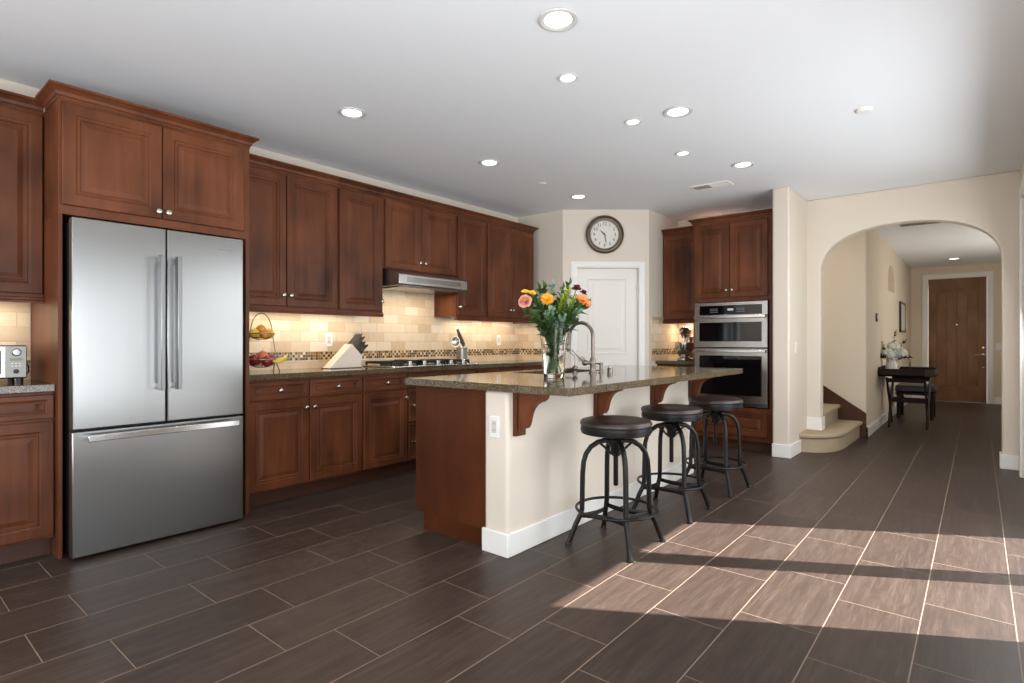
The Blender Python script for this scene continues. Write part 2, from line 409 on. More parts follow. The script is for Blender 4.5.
# hall
struct(MB().box(-4.0, -1.43, 6.9, 7.0, CH - .2, HCH + .2).build('wall_stair_head', HALLWALL))
cut = MB()
npoly = [(10.02, 1.92), (10.92, 1.92), (10.92, 2.12)] + [(10.47 + .45 * math.cos(t * PI / 12), 2.12 + .2 * math.sin(t * PI / 12)) for t in range(1, 12)] + [(10.02, 2.12)]
cut.prism(npoly, 'x', -1.2, -.9); cutter = cut.build('niche_cutter', None)
hw = MB().box(-4.0, -1.03, 7.9, 13.8, 0, HCH).build('wall_hall_left', HALLWALL)
bm_ = hw.modifiers.new('b', 'BOOLEAN'); bm_.object = cutter; bm_.operation = 'DIFFERENCE'; bm_.solver = 'EXACT'
bv = hw.modifiers.new('v', 'BEVEL'); bv.width = .012; bv.segments = 2; bv.limit_method = 'ANGLE'; bv.angle_limit = math.radians(60)
dg = bpy.context.evaluated_depsgraph_get(); nm = bpy.data.meshes.new_from_object(hw.evaluated_get(dg)); hw.modifiers.clear(); hw.data = nm
bpy.data.objects.remove(cutter); struct(hw)
struct(MB().box(1.2, 1.3, 6.9, 13.8, 0, HCH).build('wall_hall_right', HALLWALL))
struct(MB().box(.43, 1.3, 6.75, 6.9, 0, CH).build('wall_hall_near', HALLWALL))
struct(MB().box(-4.0, -3.9, 6.97, 7.9, 0, HCH).build('wall_stair_end', HALLWALL))
FX0, FX1, FZ = -.753, .129, 2.36
mb = MB().box(-1.03, FX0, 13.65, 13.8, 0, HCH).box(FX1, 1.2, 13.65, 13.8, 0, HCH).box(FX0, FX1, 13.65, 13.8, FZ, HCH)
struct(mb.build('wall_far', HALLWALL))

# baseboards
def base(name, segs, h=.13, t=.016):
    mb = MB()
    for (x0, y0, x1, y1) in segs:
        d = Vector((x1 - x0, y1 - y0)); L = d.length; d.normalize(); n = Vector((d.y, -d.x))
        q = [(0, 0), (t, 0), (t, h - .022), (t * .55, h - .008), (t * .5, h), (0, h)]
        rings = []
        for s_ in (-t * .0, L):
            rings.append([(x0 + d.x * s_ + n.x * a, y0 + d.y * s_ + n.y * a, b) for a, b in q])
        mb.loft(rings)
    return struct(mb.build(name, TRIM))
struct(MB().prism([(-1.588, 5.984), (-1.414, 5.984), (-1.414, 6.42), (-1.43, 6.42), (-1.43, 6.0), (-1.588, 6.0)], 'z', 0, .13).build('baseboard_partition', TRIM, bevel=.004))
struct(MB().prism([(XR - .001, YA - .016), (ax1 - .016, YA - .016), (ax1 - .016, YA + .166), (ax1, YA + .166), (ax1, YA), (XR - .001, YA)], 'z', 0, .13).build('baseboard_right', TRIM, bevel=.004))
base('baseboard_hall', [(-1.03, 7.884, -1.03, 13.65)])
struct(MB().box(-1.1, -1.014, 7.884, 7.9, 0, .13).build('baseboard_corner', TRIM))
base('baseboard_far', [(-1.03, 13.65, FX0 - .1, 13.65), (FX1 + .1, 13.65, 1.2, 13.65)])
struct(MB().prism([(-1.43, YA - .016), (-1.284, YA - .016), (-1.284, YA + .15), (-1.30, YA + .15), (-1.30, YA), (-1.43, YA)], 'z', .197, .335).build('baseboard_stair', TRIM, bevel=.004))

# ------------------------------------------------------------------ cabinets
def door_mesh(mb, x0, x1, z0, z1, stile=.052, panel=True):
    def ring(i, y): return [(x0 + i, y, z0 + i), (x1 - i, y, z0 + i), (x1 - i, y, z1 - i), (x0 + i, y, z1 - i)]
    s = stile
    R = [ring(0, 0), ring(0, -.016), ring(.004, -.020), ring(s, -.020), ring(s + .004, -.015), ring(s + .010, -.0135), ring(s + .014, -.0165), ring(s + .019, -.0165), ring(s + .024, -.010), ring(s + .032, -.010)]
    if panel: R += [ring(s + .056, -.0165)]
    mb.loft(R)

def knob(parent, x, z, y=-.02):
    M = Matrix.Rotation(PI / 2, 3, 'X')
    mb = MB().lathe([(.010, 0), (.008, .003), (.006, .012), (.012, .016), (.0155, .021), (.015, .027), (.009, .030)], (x, y, z), 14, M)
    return mb.build('knob', NICKEL, parent, smooth=True)

def profile_run(prof, x0, x1, ret0=0, ret1=0):
    """moulding along x with mitred returns; prof = (out, z) pairs; ret = depth of the return at each end"""
    rings = []
    if ret0: rings.append([(x0 - o, ret0, z) for o, z in prof])
    rings.append([(x0 - (o if ret0 else 0), -o, z) for o, z in prof])
    rings.append([(x1 + (o if ret1 else 0), -o, z) for o, z in prof])
    if ret1: rings.append([(x1 + o, ret1, z) for o, z in prof])
    return MB().loft(rings)

def crown_prof(z): return [(-.02, z), (.004, z), (.004, z + .012), (.012, z + .018), (.016, z + .034), (.034, z + .050), (.046, z + .056), (.046, z + .068), (-.02, z + .068)]
def rail_prof(z): return [(-.02, z), (.010, z), (.010, z + .010), (.016, z + .016), (.016, z + .026), (.006, z + .032), (.006, z + .042), (-.02, z + .042)]

def cabinet(label, cat, loc, rotz, wdt, depth, z0, z1, fronts, group, toe=False, crown=None, rail=None, name='wall_cabinet', woodm=None):
    """local frame: x along the run from 0..wdt, front face at y=0 looking to -y, body behind"""
    t = thing(name, label, cat, loc, rotz, group)
    MB().box(0, wdt, 0, depth, z0, z1).build('cabinet_body', WOOD, t, bevel=.0015)
    for f in fronts:
        mb = MB(); kind, x0, x1, a, b, kn = f
        door_mesh(mb, x0, x1, a, b, .052 if kind == 'door' else .026)
        d = mb.build(kind, WOOD if kind == 'door' else WOODH, t)
        if kn: knob(d, kn[0], kn[1])
    if toe: MB().box(0, wdt, .07, depth, 0, z0).build('toe_kick', TOE, t)
    if crown:
        ex = crown if isinstance(crown, tuple) else (0, 0)
        profile_run(crown_prof(z1 - .004), 0, wdt, *ex).build('crown', WOOD, t)
    if rail:
        ex = rail if isinstance(rail, tuple) else (0, 0)
        profile_run(rail_prof(z0 - .042), 0, wdt, *ex).build('light_rail', WOOD, t)
    return t

RL = PI / 2
UX, BX, CT = -4.05, -3.81, .925          # upper front, base front, counter top height
UZ0, UZ1 = 1.408, 2.43
ud = UX - XL - .004
def upL(label, y0, y1, doors, z0=UZ0, crown=(0, 0), rail=(0, 0), group='wall cabinets above the left counter'):
    fr = []
    for (a, b, kn) in doors:
        fr.append(('door', a - y0, b - y0, z0 + .008, UZ1 - .018, (kn[0] - y0, kn[1]) if kn else None))
    return cabinet(label, 'cabinet', (UX, y0, 0), RL, y1 - y0, ud, z0, UZ1, fr, group, crown=crown or True, rail=rail)
upL('two-door cherry wall cabinet directly right of the refrigerator', 1.775, 2.635, [(1.785, 2.185, (2.158, 1.50)), (2.191, 2.622, (2.218, 1.50))])
upL('single-door cherry wall cabinet left of the range hood', 2.635, 3.092, [(2.648, 3.080, (3.062, 1.50))])
upL('short two-door cherry wall cabinet above the range hood', 3.092, 4.00, [(3.112, 3.530, (3.502, 1.885)), (3.536, 3.975, (3.564, 1.885))], z0=1.80, rail=None)
upL('single-door cherry wall cabinet right of the range hood', 4.00, 4.450, [(4.010, 4.435, (4.030, 1.50))])
upL('two-door cherry wall cabinet at far end beside the pantry wall', 4.450, 5.280, [(4.458, 4.838, (4.818, 1.50)), (4.844, 5.262, (4.865, 1.50))], crown=(0, .3), rail=(0, .3))
upL('cherry wall cabinet above the toaster oven at left edge', -.10, .751, [(.335, .746, None), (-.09, .328, None)], group=None)
# filler end panels where tall cabinet sides show are part of the bodies

def baseL(label, y0, y1, fronts, group='base cabinets under the left counter'):
    fr = [(k, a - y0, b - y0, c, d, ((kn[0] - y0), kn[1]) if kn else None) for k, a, b, c, d, kn in fronts]
    return cabinet(label, 'cabinet', (BX, y0, 0), RL, y1 - y0, BX - XL - .004, .105, .884, fr, group, toe=True, name='base_cabinet')
DZ0, DZ1, DD0, DD1 = .742, .868, .118, .728
baseL('two-door base cabinet with paired drawers right of the refrigerator', 1.765, 2.705, [
    ('drawer', 1.780, 2.232, DZ0, DZ1, (2.006, .805)), ('drawer', 2.240, 2.695, DZ0, DZ1, (2.468, .805)),
    ('door', 1.780, 2.232, DD0, DD1, (2.205, .668)), ('door', 2.240, 2.695, DD0, DD1, (2.268, .668))])
baseL('base cabinet with one drawer and one door below the knife block', 2.705, 3.168, [
    ('drawer', 2.712, 3.160, DZ0, DZ1, (2.936, .805)), ('door', 2.712, 3.160, DD0, DD1, (3.130, .668))])
fr = []
for (a, b) in ((3.175, 3.59), (3.598, 4.015)):
    for (c, d) in ((.742, .868), (.452, .728), (.118, .438)): fr.append(('drawer', a, b, c, d, ((a + b) / 2, (c + d) / 2)))
fr = [('drawer', a, b, c, d, (3.215 if a < 3.3 else 3.81, (c + d) / 2)) for (_, a, b, c, d, _) in fr]
baseL('drawer-stack base cabinet below the cooktop', 3.168, 4.022, fr)
baseL('two-door base cabinet beyond the cooktop', 4.022, 4.75, [('drawer', 4.03, 4.38, DZ0, DZ1, (4.2, .805)), ('drawer', 4.388, 4.742, DZ0, DZ1, (4.56, .805)), ('door', 4.03, 4.38, DD0, DD1, (4.35, .668)), ('door', 4.388, 4.742, DD0, DD1, (4.42, .668))])
baseL('base cabinet at the corner against the pantry wall', 4.75, 5.395, [('drawer', 4.758, 5.38, DZ0, DZ1, (5.06, .805)), ('door', 4.758, 5.38, DD0, DD1, (4.79, .668))])
baseL('base cabinet below the toaster oven at left edge', -.10, .751, [('drawer', .30, .748, DZ0, DZ1, None), ('door', .30, .748, DD0, DD1, None), ('drawer', -.09, .292, DZ0, DZ1, None), ('door', -.09, .292, DD0, DD1, None)], group=None)

# refrigerator surround
FXF = -3.735
t = thing('refrigerator_cabinet', 'tall cherry cabinet surround enclosing the stainless refrigerator', 'cabinet', (FXF, .753, 0), RL)
W_ = 1.765 - .753; dp = FXF - XL - .004
MB().box(0, .019, 0, dp, 0, 1.828).build('side_panel', WOOD, t, bevel=.001)
MB().box(W_ - .026, W_, 0, dp, 0, 1.828).build('side_panel', WOOD, t, bevel=.001)
MB().box(0, W_, 0, dp, 1.828, 2.44).build('cabinet_body', WOOD, t, bevel=.001)
for a, b, k in ((.014, .486, .464), (.491, .969, .515)):
    mb = MB(); door_mesh(mb, a, b, 1.876, 2.42, .058); d = mb.build('door', WOOD, t); knob(d, k, 1.915)
profile_run(crown_prof(2.436), 0, W_, .265, .265).build('crown', WOOD, t)

# worktops
def slab(name, label, boxes):
    mb = MB()
    for b in boxes: mb.box(*b)
    return tag(mb.build(name, GRAN, bevel=.003), label, 'countertop')
slab('countertop', 'speckled brown granite countertop along the left cooking wall', [(XL + .002, -3.775, 1.768, 5.398, .885, CT)])
slab('countertop', 'short speckled granite countertop under the toaster oven', [(XL + .002, -3.775, -.10, .751, .885, CT)])
slab('countertop', 'small granite countertop under the stand mixer', [(-2.938, -2.452, 6.20, 6.848, .885, CT)])

# backsplash tile
TT = .008
def splash(name, tile, mos, boxT, boxM):
    mb = MB()
    for b in boxT: mb.box(*b)
    o = struct(mb.build(name, tile))
    mb = MB()
    for b in boxM: mb.box(*b)
    mb.build('mosaic_band', mos, o)
M0, M1 = .992, .992 + .0705
splash('backsplash_left', TILE_L, MOS_L, [(XL, XL + TT, 1.768, YB, CT, 1.46), (XL, XL + TT, 3.06, 4.02, 1.46, 1.82)], [(XL + TT, XL + TT + .002, 1.768, YB - .01, M0, M1)])
splash('backsplash_pantry', TILE_B, MOS_B, [(XL + TT, -3.75, YB - TT, YB, CT, 1.46)], [(XL + TT + .002, -3.75, YB - TT - .002, YB - TT, M0, M1)])
splash('backsplash_corner', TILE_L, MOS_L, [(XL, XL + TT, -.10, .751, CT, 1.46)], [(XL + TT, XL + TT + .002, -.10, .751, M0, M1)])
splash('backsplash_back', TILE_B, MOS_B, [(-2.932, -2.452, 6.85 - TT, 6.85, CT, 1.44)], [(-2.932, -2.452, 6.85 - TT - .002, 6.85 - TT, M0, M1)])
splash('backsplash_side', TILE_L, MOS_L, [(-2.94, -2.932, 6.10, 6.85, CT, 1.44)], [(-2.932, -2.930, 6.10, 6.84, M0, M1)])

# back wall: right upper, base, tall oven cabinet
cabinet('single-door cherry wall cabinet above the stand mixer', 'cabinet', (-2.937, 6.405, 0), 0, .485, .44, 1.408, 2.43, [('door', .02, .466, 1.418, 2.412, None)], None, crown=True, rail=True)
cabinet('base cabinet below the stand mixer counter', 'cabinet', (-2.937, 6.25, 0), 0, .485, .595, .105, .884, [('drawer', .012, .462, DZ0, DZ1, (.237, .805)), ('door', .012, .462, DD0, DD1, (.05, .668))], None, toe=True, name='base_cabinet')
OX, OY, OW = -2.450, 6.13, .858
t = thing('oven_cabinet', 'tall cherry cabinet holding the built-in double oven', 'cabinet', (OX, OY, 0), 0)
MB().box(0, 0.022, 0, .715, .105, 2.44).box(.80, OW, 0, .715, .105, 2.44).box(.022, .80, 0, .715, 1.578, 2.44).box(.022, .80, 0, .715, .105, .452).box(.022, .80, .55, .715, .452, 1.578).build('cabinet_body', WOOD, t, bevel=.001)
for a, b, k in ((.02, .398, .372), (.404, .79, .430)):
    mb = MB(); door_mesh(mb, a, b, 1.622, 2.42); d = mb.build('door', WOOD, t); knob(d, k, 1.70)
mb = MB(); door_mesh(mb, .03, .79, .155, .425, .045); mb.build('drawer', WOODH, t)
MB().box(0, OW, .06, .715, 0, .105).build('toe_kick', TOE, t)
profile_run(crown_prof(2.436), 0, OW, .22, 0).build('crown', WOOD, t)

# ------------------------------------------------------------------ double oven
t = thing('wall_oven', 'stainless built-in double oven with black glass doors', 'oven', (OX + .026, OY, .463), 0)
ow = .764
MB().box(.004, ow - .004, .0, .52, .0, 1.105).build('oven_case', BLACK, t)
MB().box(0, ow, -.022, 0, .965, 1.108).build('control_panel', STEELH, t, bevel=.002)
p = MB().box(.055, ow - .055, -.026, -.022, .975, 1.075).build('control_glass', BLACKGLASS, t)
MB().box(.36, .42, -.0268, -.026, 1.018, 1.040).build('display', DISPLAY, p)
for x0 in (.17, .45):
    for j in range(3):
        MB().box(x0, x0 + .085, -.0266, -.026, 1.0 + j * .018, 1.005 + j * .018).build('key_row', mat('key_print', S(120, 124, 130), .4), p)
def oven_door(z0, z1, gz0, gz1, hz):
    d = MB().box(0, ow, -.03, 0, z0, z1).build('oven_door', STEELH, t, bevel=.002)
    MB().box(.055, ow - .055, -.033, -.03, gz0, gz1).build('oven_window', BLACKGLASS, d, bevel=.002)
    mb = MB().box(.012, ow - .012, -.085, -.067, hz - .014, hz + .014)
    mb.box(.03, .055, -.068, -.03, hz - .009, hz + .009).box(ow - .055, ow - .03, -.068, -.03, hz - .009, hz + .009)
    mb.build('oven_handle', STEELBAR, d, bevel=.004)
oven_door(.625, .960, .688, .893, .950)
oven_door(.035, .612, .115, .535, .585)
MB().box(0, ow, -.012, 0, .0, .03).build('vent_grille', DARKSTEEL, t)

# ------------------------------------------------------------------ refrigerator (front looks to +x)
t = thing('refrigerator', 'stainless french-door refrigerator with bottom freezer drawer', 'refrigerator', (-3.62, .787, 0), RL); 
fw_ = .885
MB().box(.004, fw_ - .004, .065, .70, .016, 1.785).build('refrigerator_case', BLACK, t, bevel=.003)
MB().box(.04, fw_ - .04, .09, .68, 0.0, .016).build('toe_grille', BLACK, t)
mid = .443
for a, b, hx in ((0, mid - .003, .385), (mid + .003, fw_, .470)):
    d = MB().box(a, b, 0, .062, .686, 1.800).build('door', STEEL, t, bevel=.006, seg=3)
    hb = MB().box(hx + .003, hx + .025, -.085, -.032, .875, 1.64)
    hb.box(hx + .002, hx + .026, -.05, 0, .885, .915).box(hx + .002, hx + .026, -.05, 0, 1.60, 1.63)
    hb.build('handle', mat('handle_steel', (.30, .30, .30, 1), .3, 1.0), d, bevel=.003)
d = MB().box(0, fw_, 0, .062, .016, .676).build('freezer_drawer', STEEL, t, bevel=.006, seg=3)
hb = MB().box(.055, fw_ - .055, -.070, -.046, .626, .660).box(.055, .085, -.05, 0, .632, .654).box(fw_ - .08, fw_ - .05, -.05, 0, .632, .654)
hb.build('handle', STEELBAR, d, bevel=.003)
mb = MB(); x = .735
for wd in (.012, .008, .010, .006, .012, .008, .010, .009, .007, .012): mb.box(x, x + wd, -.0008, 0, 1.716, 1.724); x += wd + .002
mb.build('nameplate', DARKSTEEL, t)

# ------------------------------------------------------------------ range hood and cooktop
t = thing('range_hood', 'slim stainless under-cabinet range hood over the cooktop', 'range hood', (0, 0, 0))
MB().prism([(XL + .01, 1.64), (-3.86, 1.64), (-3.845, 1.655), (-3.845, 1.735), (-4.03, 1.795), (XL + .01, 1.795)], 'y', 3.112, 3.95).build('hood_shell', steel('hood_steel', (.5, .5, .5, 1), .3, 1), t, bevel=.003)
MB().box(-3.844, -3.842, 3.20, 3.86, 1.672, 1.718).build('hood_front_panel', STEELH, t)
MB().box(-4.30, -3.90, 3.16, 3.90, 1.630, 1.640).build('grease_filter', DARKSTEEL, t)

t = thing('cooktop', 'stainless gas cooktop with black grates and five knobs', 'cooktop', (-4.02, 3.54, CT), 0)
MB().box(-.25, .25, -.50, .50, 0, .012).build('cooktop_plate', STEELBAR, t, bevel=.004)
for i, y0 in enumerate((-.48, -.15, .18)):
    mb = MB(); x0, x1, y1 = -.235, .13, y0 + .31
    for (a, b, c, d) in ((x0, x1, y0, y0 + .014), (x0, x1, y1 - .014, y1), (x0, x0 + .014, y0, y1), (x1 - .014, x1, y0, y1)): mb.box(a, b, c, d, .028, .048)
    mb.box(x0, x1, y0 + .148, y0 + .162, .036, .048); mb.box(-.06, -.046, y0, y1, .036, .048)
    for a in (x0, x1 - .014):
        for c in (y0, y1 - .014): mb.box(a, a + .014, c, c + .014, .012, .03)
    mb.build('grate', IRONGRATE, t)
for (x, y) in ((-.15, -.33), (.05, -.33), (-.05, 0), (-.15, .33), (.05, .33)):
    MB().lathe([(.045, .012), (.045, .022), (.03, .024), (.03, .032), (.005, .034)], (x, y, 0), 16).build('burner', IRONGRATE, t, smooth=True)
for i in range(5):
    y = -.325 + i * .165
    MB().lathe([(.028, .010), (.028, .018), (.023, .02), (.022, .05), (.014, .054)], (.195, y, 0), 16).build('knob', DARKSTEEL, t, smooth=True)
tag(MB().box(-.10, .10, -.06, .06, 0, .012).build('griddle', IRONGRATE, None, (-3.98, 3.30, CT + .049), bevel=.004), 'small black griddle plate lying on the cooktop grates', 'griddle')

# utensil crock with ladle and spatula behind the cooktop
cx_, cy_ = -4.235, 4.27
t = thing('utensil_crock', 'pewter utensil crock standing behind the cooktop', 'crock', (cx_, cy_, CT), 0)
MB().loft([[(a * math.copysign(abs(math.cos(u)) ** .4, math.cos(u)), a * math.copysign(abs(math.sin(u)) ** .4, math.sin(u)), z) for u in [2 * PI * k / 28 for k in range(28)]] for a, z in [(.043, 0), (.047, .004), (.048, .15), (.052, .155), (.052, .162), (.046, .162), (.043, .15), (.041, .01), (.01, .008)]]).build('crock_body', mat('pewter', (.42, .40, .36, 1), .3, .9), t, smooth=True)
for s_ in (-1, 1): MB().tube([(0, .052 * s_, .11), (0, .075 * s_, .10), (0, .075 * s_, .06), (0, .052 * s_, .05)], .005, 6).build('crock_handle', BRONZE, t, smooth=True)
t = thing('ladle', 'round metal ladle leaning out of the utensil crock', 'ladle', (cx_, cy_, CT + .02), 0)
MB().tube([(-.01, 0, 0), (.0, -.03, .14), (.01, -.075, .17)], .005, 6).build('ladle_handle', BRONZE, t, smooth=True)
Mr = Matrix.Rotation(PI / 2, 3, 'Y') @ Matrix.Rotation(.35, 3, 'X')
MB().lathe([(.006, -.028), (.03, -.022), (.046, -.004), (.052, .012), (.048, .012), (.042, -.002), (.028, -.018), (.006, -.022)], (.012, -.115, .205), 20, Mr).build('ladle_bowl', NICKEL, t, smooth=True)
t = thing('spatula', 'flat bronze spatula leaning up out of the utensil crock', 'spatula', (cx_, cy_, CT + .02), 0)
MB().tube([(0, .03, 0), (0, .02, .14), (0, .0, .20)], .006, 6).build('spatula_handle', BRONZE, t, smooth=True)
MB().prism([(.03, .15), (-.02, .19), (-.075, .325), (-.06, .34), (.045, .18)], 'x', -.010, .010).build('spatula_blade', BRONZE, t, bevel=.003)

# ------------------------------------------------------------------ island
IX0, IX1, IY0, IY1 = -2.72, -1.512, 2.25, 4.84
t = thing('kitchen_island', 'kitchen island with cherry end panel and cream plastered seating side', 'island', (-2.1, 3.5, 0), 0)
ix, iy = 2.1, -3.5
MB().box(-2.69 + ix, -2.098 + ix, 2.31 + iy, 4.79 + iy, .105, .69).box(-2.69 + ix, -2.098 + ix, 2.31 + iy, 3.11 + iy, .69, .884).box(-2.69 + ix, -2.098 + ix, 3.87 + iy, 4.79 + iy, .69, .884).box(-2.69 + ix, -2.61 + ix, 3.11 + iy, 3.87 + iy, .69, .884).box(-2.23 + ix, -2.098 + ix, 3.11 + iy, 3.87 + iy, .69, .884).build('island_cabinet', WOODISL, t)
MB().box(-2.625 + ix, -2.098 + ix, 2.318 + iy, 4.77 + iy, 0, .105).build('toe_kick', WOODISL, t)
MB().box(-2.098 + ix, -1.93 + ix, 2.29 + iy, 4.80 + iy, 0, .884).build('knee_wall', WALL, t, bevel=.02, seg=4)
mb = MB(); T_, H_ = .017, .128
mb.box(-2.104 + ix, -1.93 + T_ + ix, 2.29 - T_ + iy, 2.29 + iy + .001, 0, H_).box(-1.931 + ix, -1.93 + T_ + ix, 2.29 + iy, 4.80 + iy, 0, H_)
mb.build('island_baseboard', TRIM, t, bevel=.007, seg=3)
prof = [(0, .884), (.30, .884), (.30, .862), (.285, .845), (.262, .833), (.225, .826), (.190, .812), (.160, .790), (.140, .762), (.128, .732), (.118, .705), (.104, .688), (.085, .680), (.068, .682), (.055, .688), (.055, .655), (0, .655)]
for y in (2.375, 3.20, 4.02, 4.755):
    c = MB().prism([(a, b) for a, b in [(p * .66, q) for p, q in prof]], 'y', y - .028 + iy, y + .028 + iy).build('corbel', WOOD, t, (-1.93 + ix, 0, 0), bevel=.004)
    MB().box(0, .026, y - .042 + iy, y + .042 + iy, .64, .884).build('corbel_plate', WOOD, c, bevel=.003)
SX0, SX1, SY0, SY1 = -2.60, -2.24, 3.12, 3.86
slab('countertop', 'polished speckled granite top of the kitchen island', [(IX0, SX0, IY0, IY1, .885, CT), (SX1, IX1, IY0, IY1, .885, CT), (SX0, SX1, IY0, SY0, .885, CT), (SX0, SX1, SY1, IY1, .885, CT)]).modifiers.clear()
mb = MB(); th = .004
mb.box(SX0, SX1, SY0, SY1, .70, .704).box(SX0 - th, SX0, SY0, SY1, .70, .8848).box(SX1, SX1 + th, SY0, SY1, .70, .8848).box(SX0, SX1, SY0 - th, SY0, .70, .8848).box(SX0, SX1, SY1, SY1 + th, .70, .8848)
o = mb.build('sink', DARKSTEEL); tag(o, 'undermount sink basin cut into the island top', 'sink')

# faucet (spout reaches to -x over the basin)
t = thing('faucet', 'tall gooseneck bronze kitchen faucet on the island', 'faucet', (-2.10, 3.43, CT), 0)
MB().lathe([(.030, 0), (.030, .008), (.022, .014), (.019, .05), (.021, .06), (.021, .10), (.017, .11)], (0, 0, 0), 18).build('faucet_base', BRONZE, t, smooth=True)
pts = [(0, 0, .10), (0, 0, .26)] + [(-.10 + .10 * math.cos(u), 0, .26 + .10 * math.sin(u)) for u in [PI * k / 12 for k in range(1, 12)]] + [(-.2, 0, .225), (-.205, 0, .20)]
MB().tube(pts, .0125, 12).build('spout', BRONZE, t, smooth=True)
MB().lathe([(.013, 0), (.018, .01), (.018, .05), (.014, .06)], (-.207, 0, .15), 14).build('spray_head', BRONZE, t, smooth=True)
mb = MB().tube([(0, 0, .075), (-.03, -.045, .075)], .014, 10)
mb.ball((-.035, -.05, .075), .022).tube([(-.035, -.05, .08), (-.075, -.09, .125), (-.10, -.115, .165)], [.006, .005, .004], 6)
mb.build('lever', BRONZE, t, smooth=True)
t = thing('filter_tap', 'slim bronze filtered-water tap left of the faucet', 'tap', (-2.175, 3.315, CT), 0)
MB().lathe([(.022, 0), (.022, .005), (.011, .01), (.011, .03)], (0, 0, 0), 14).ball((0, 0, .037), .021, 14, 8).build('tap_base', BRONZE, t, smooth=True)
MB().tube([(0, 0, .05), (0, 0, .10), (-.008, 0, .125), (-.045, -.01, .155), (-.075, -.015, .165), (-.085, -.016, .158)], .0045, 8).build('tap_spout', BRONZE, t, smooth=True)
MB().tube([(0, 0, .037), (-.04, -.03, .03), (-.055, -.04, .03)], .007, 8).build('tap_lever', BRONZE, t, smooth=True)
t = thing('soap_dispenser', 'short bronze soap dispenser right of the faucet', 'soap dispenser', (-2.075, 3.50, CT), 0)
MB().lathe([(.020, 0), (.020, .006), (.012, .01), (.011, .055), (.016, .058), (.016, .072), (.006, .076)], (0, 0, 0), 14).build('pump_body', BRONZE, t, smooth=True)
MB().tube([(0, 0, .064), (-.05, -.01, .068), (-.06, -.012, .060)], .006, 8).build('pump_nozzle', BRONZE, t, smooth=True)
t = thing('air_switch', 'low bronze button cap beside the soap dispenser', 'switch', (-2.06, 3.60, CT), 0)
MB().lathe([(.020, 0), (.020, .030), (.017, .036), (.006, .038)], (0, 0, 0), 14).build('cap', BRONZE, t, smooth=True)
MB().lathe([(.010, .036), (.010, .046), (.004, .048)], (0, 0, 0), 12).build('button', NICKEL, t, smooth=True)

# ------------------------------------------------------------------ bar stools
def make_stool(label):
    t = thing('bar_stool', label, 'stool', (0, 0, 0), 0, 'industrial stools along the island')
    MB().lathe([(.02, .628), (.188, .628), (.197, .632), (.199, .650), (.198, .672), (.192, .674)], (0, 0, 0), 40).build('seat_rim', BLACKMETAL, t, smooth=True)
    s = MB().lathe([(.18, .670), (.197, .673), (.203, .680), (.203, .692), (.196, .702), (.175, .708), (.12, .708), (.06, .705), (.008, .704)], (0, 0, 0), 40).build('seat', LEATHER, t, smooth=True)
    MB().tube([(.198 * math.cos(2 * PI * k / 40), .198 * math.sin(2 * PI * k / 40), .650) for k in range(40)], .005, 6, closed=True).build('rim_bead', BLACKMETAL, t, smooth=True)
    MB().lathe([(.012, .33), (.014, .335), (.014, .615), (.03, .618), (.06, .630)], (0, 0, 0), 14).build('screw_rod', BLACKMETAL, t, smooth=True)
    hb = MB().lathe([(.022, .50), (.030, .51), (.030, .545), (.05, .575), (.05, .592), (.022, .60)], (0, 0, 0), 16)
    for k in range(4):
        u = PI / 4 + k * PI / 2; c, s_ = math.cos(u), math.sin(u)
        hb.tube([(.025 * c, .025 * s_, .51), (.06 * c, .06 * s_, .545), (.095 * c, .095 * s_, .575)], .007, 6)
    hb.build('hub', BLACKMETAL, t, smooth=True)
    for k in range(4):
        u = PI / 4 + k * PI / 2; c, s_ = math.cos(u), math.sin(u)
        path = [(.01, .588), (.06, .588), (.105, .578), (.145, .552), (.172, .515), (.186, .47), (.192, .40), (.196, .20), (.205, .168), (.232, .115), (.272, .012)]
        L = MB().tube([(r * c, r * s_, z) for r, z in path], .0148, 10).build('leg', BLACKMETAL, t, smooth=True)
        MB().lathe([(.019, 0), (.019, .008), (.012, .02)], (.274 * c, .274 * s_, 0), 12).build('foot_cap', BLACKMETAL, L, smooth=True)
    MB().tube([(.224 * math.cos(2 * PI * k / 48), .224 * math.sin(2 * PI * k / 48), .20) for k in range(48)], .0085, 8, closed=True).build('foot_ring', BLACKMETAL, t, smooth=True)
    mb = MB()
    for k in range(4):
        u0, u1 = PI / 4 + k * PI / 2, PI / 4 + (k + 1) * PI / 2
        p0, p2 = Vector((.197 * math.cos(u0), .197 * math.sin(u0), .165)), Vector((.197 * math.cos(u1), .197 * math.sin(u1), .165)); p1 = (p0 + p2) * .22; p1.z = .165
        mb.tube([p0 * (1 - q) ** 2 + p1 * 2 * q * (1 - q) + p2 * q * q for q in [i / 10 for i in range(11)]], .009, 6, flat=(1.5, .5))
    mb.build('stretcher', BLACKMETAL, t, smooth=True)
    return t
st = make_stool('nearest of the three leather-topped iron stools, by the island corner'); st.location = (-1.59, 2.845, 0)
dup(st, (-1.605, 3.635, 0), .05, 'middle one of the three leather-topped iron stools at the island')
dup(st, (-1.59, 4.42, 0), -.04, 'farthest leather-topped iron stool, in front of the double oven')

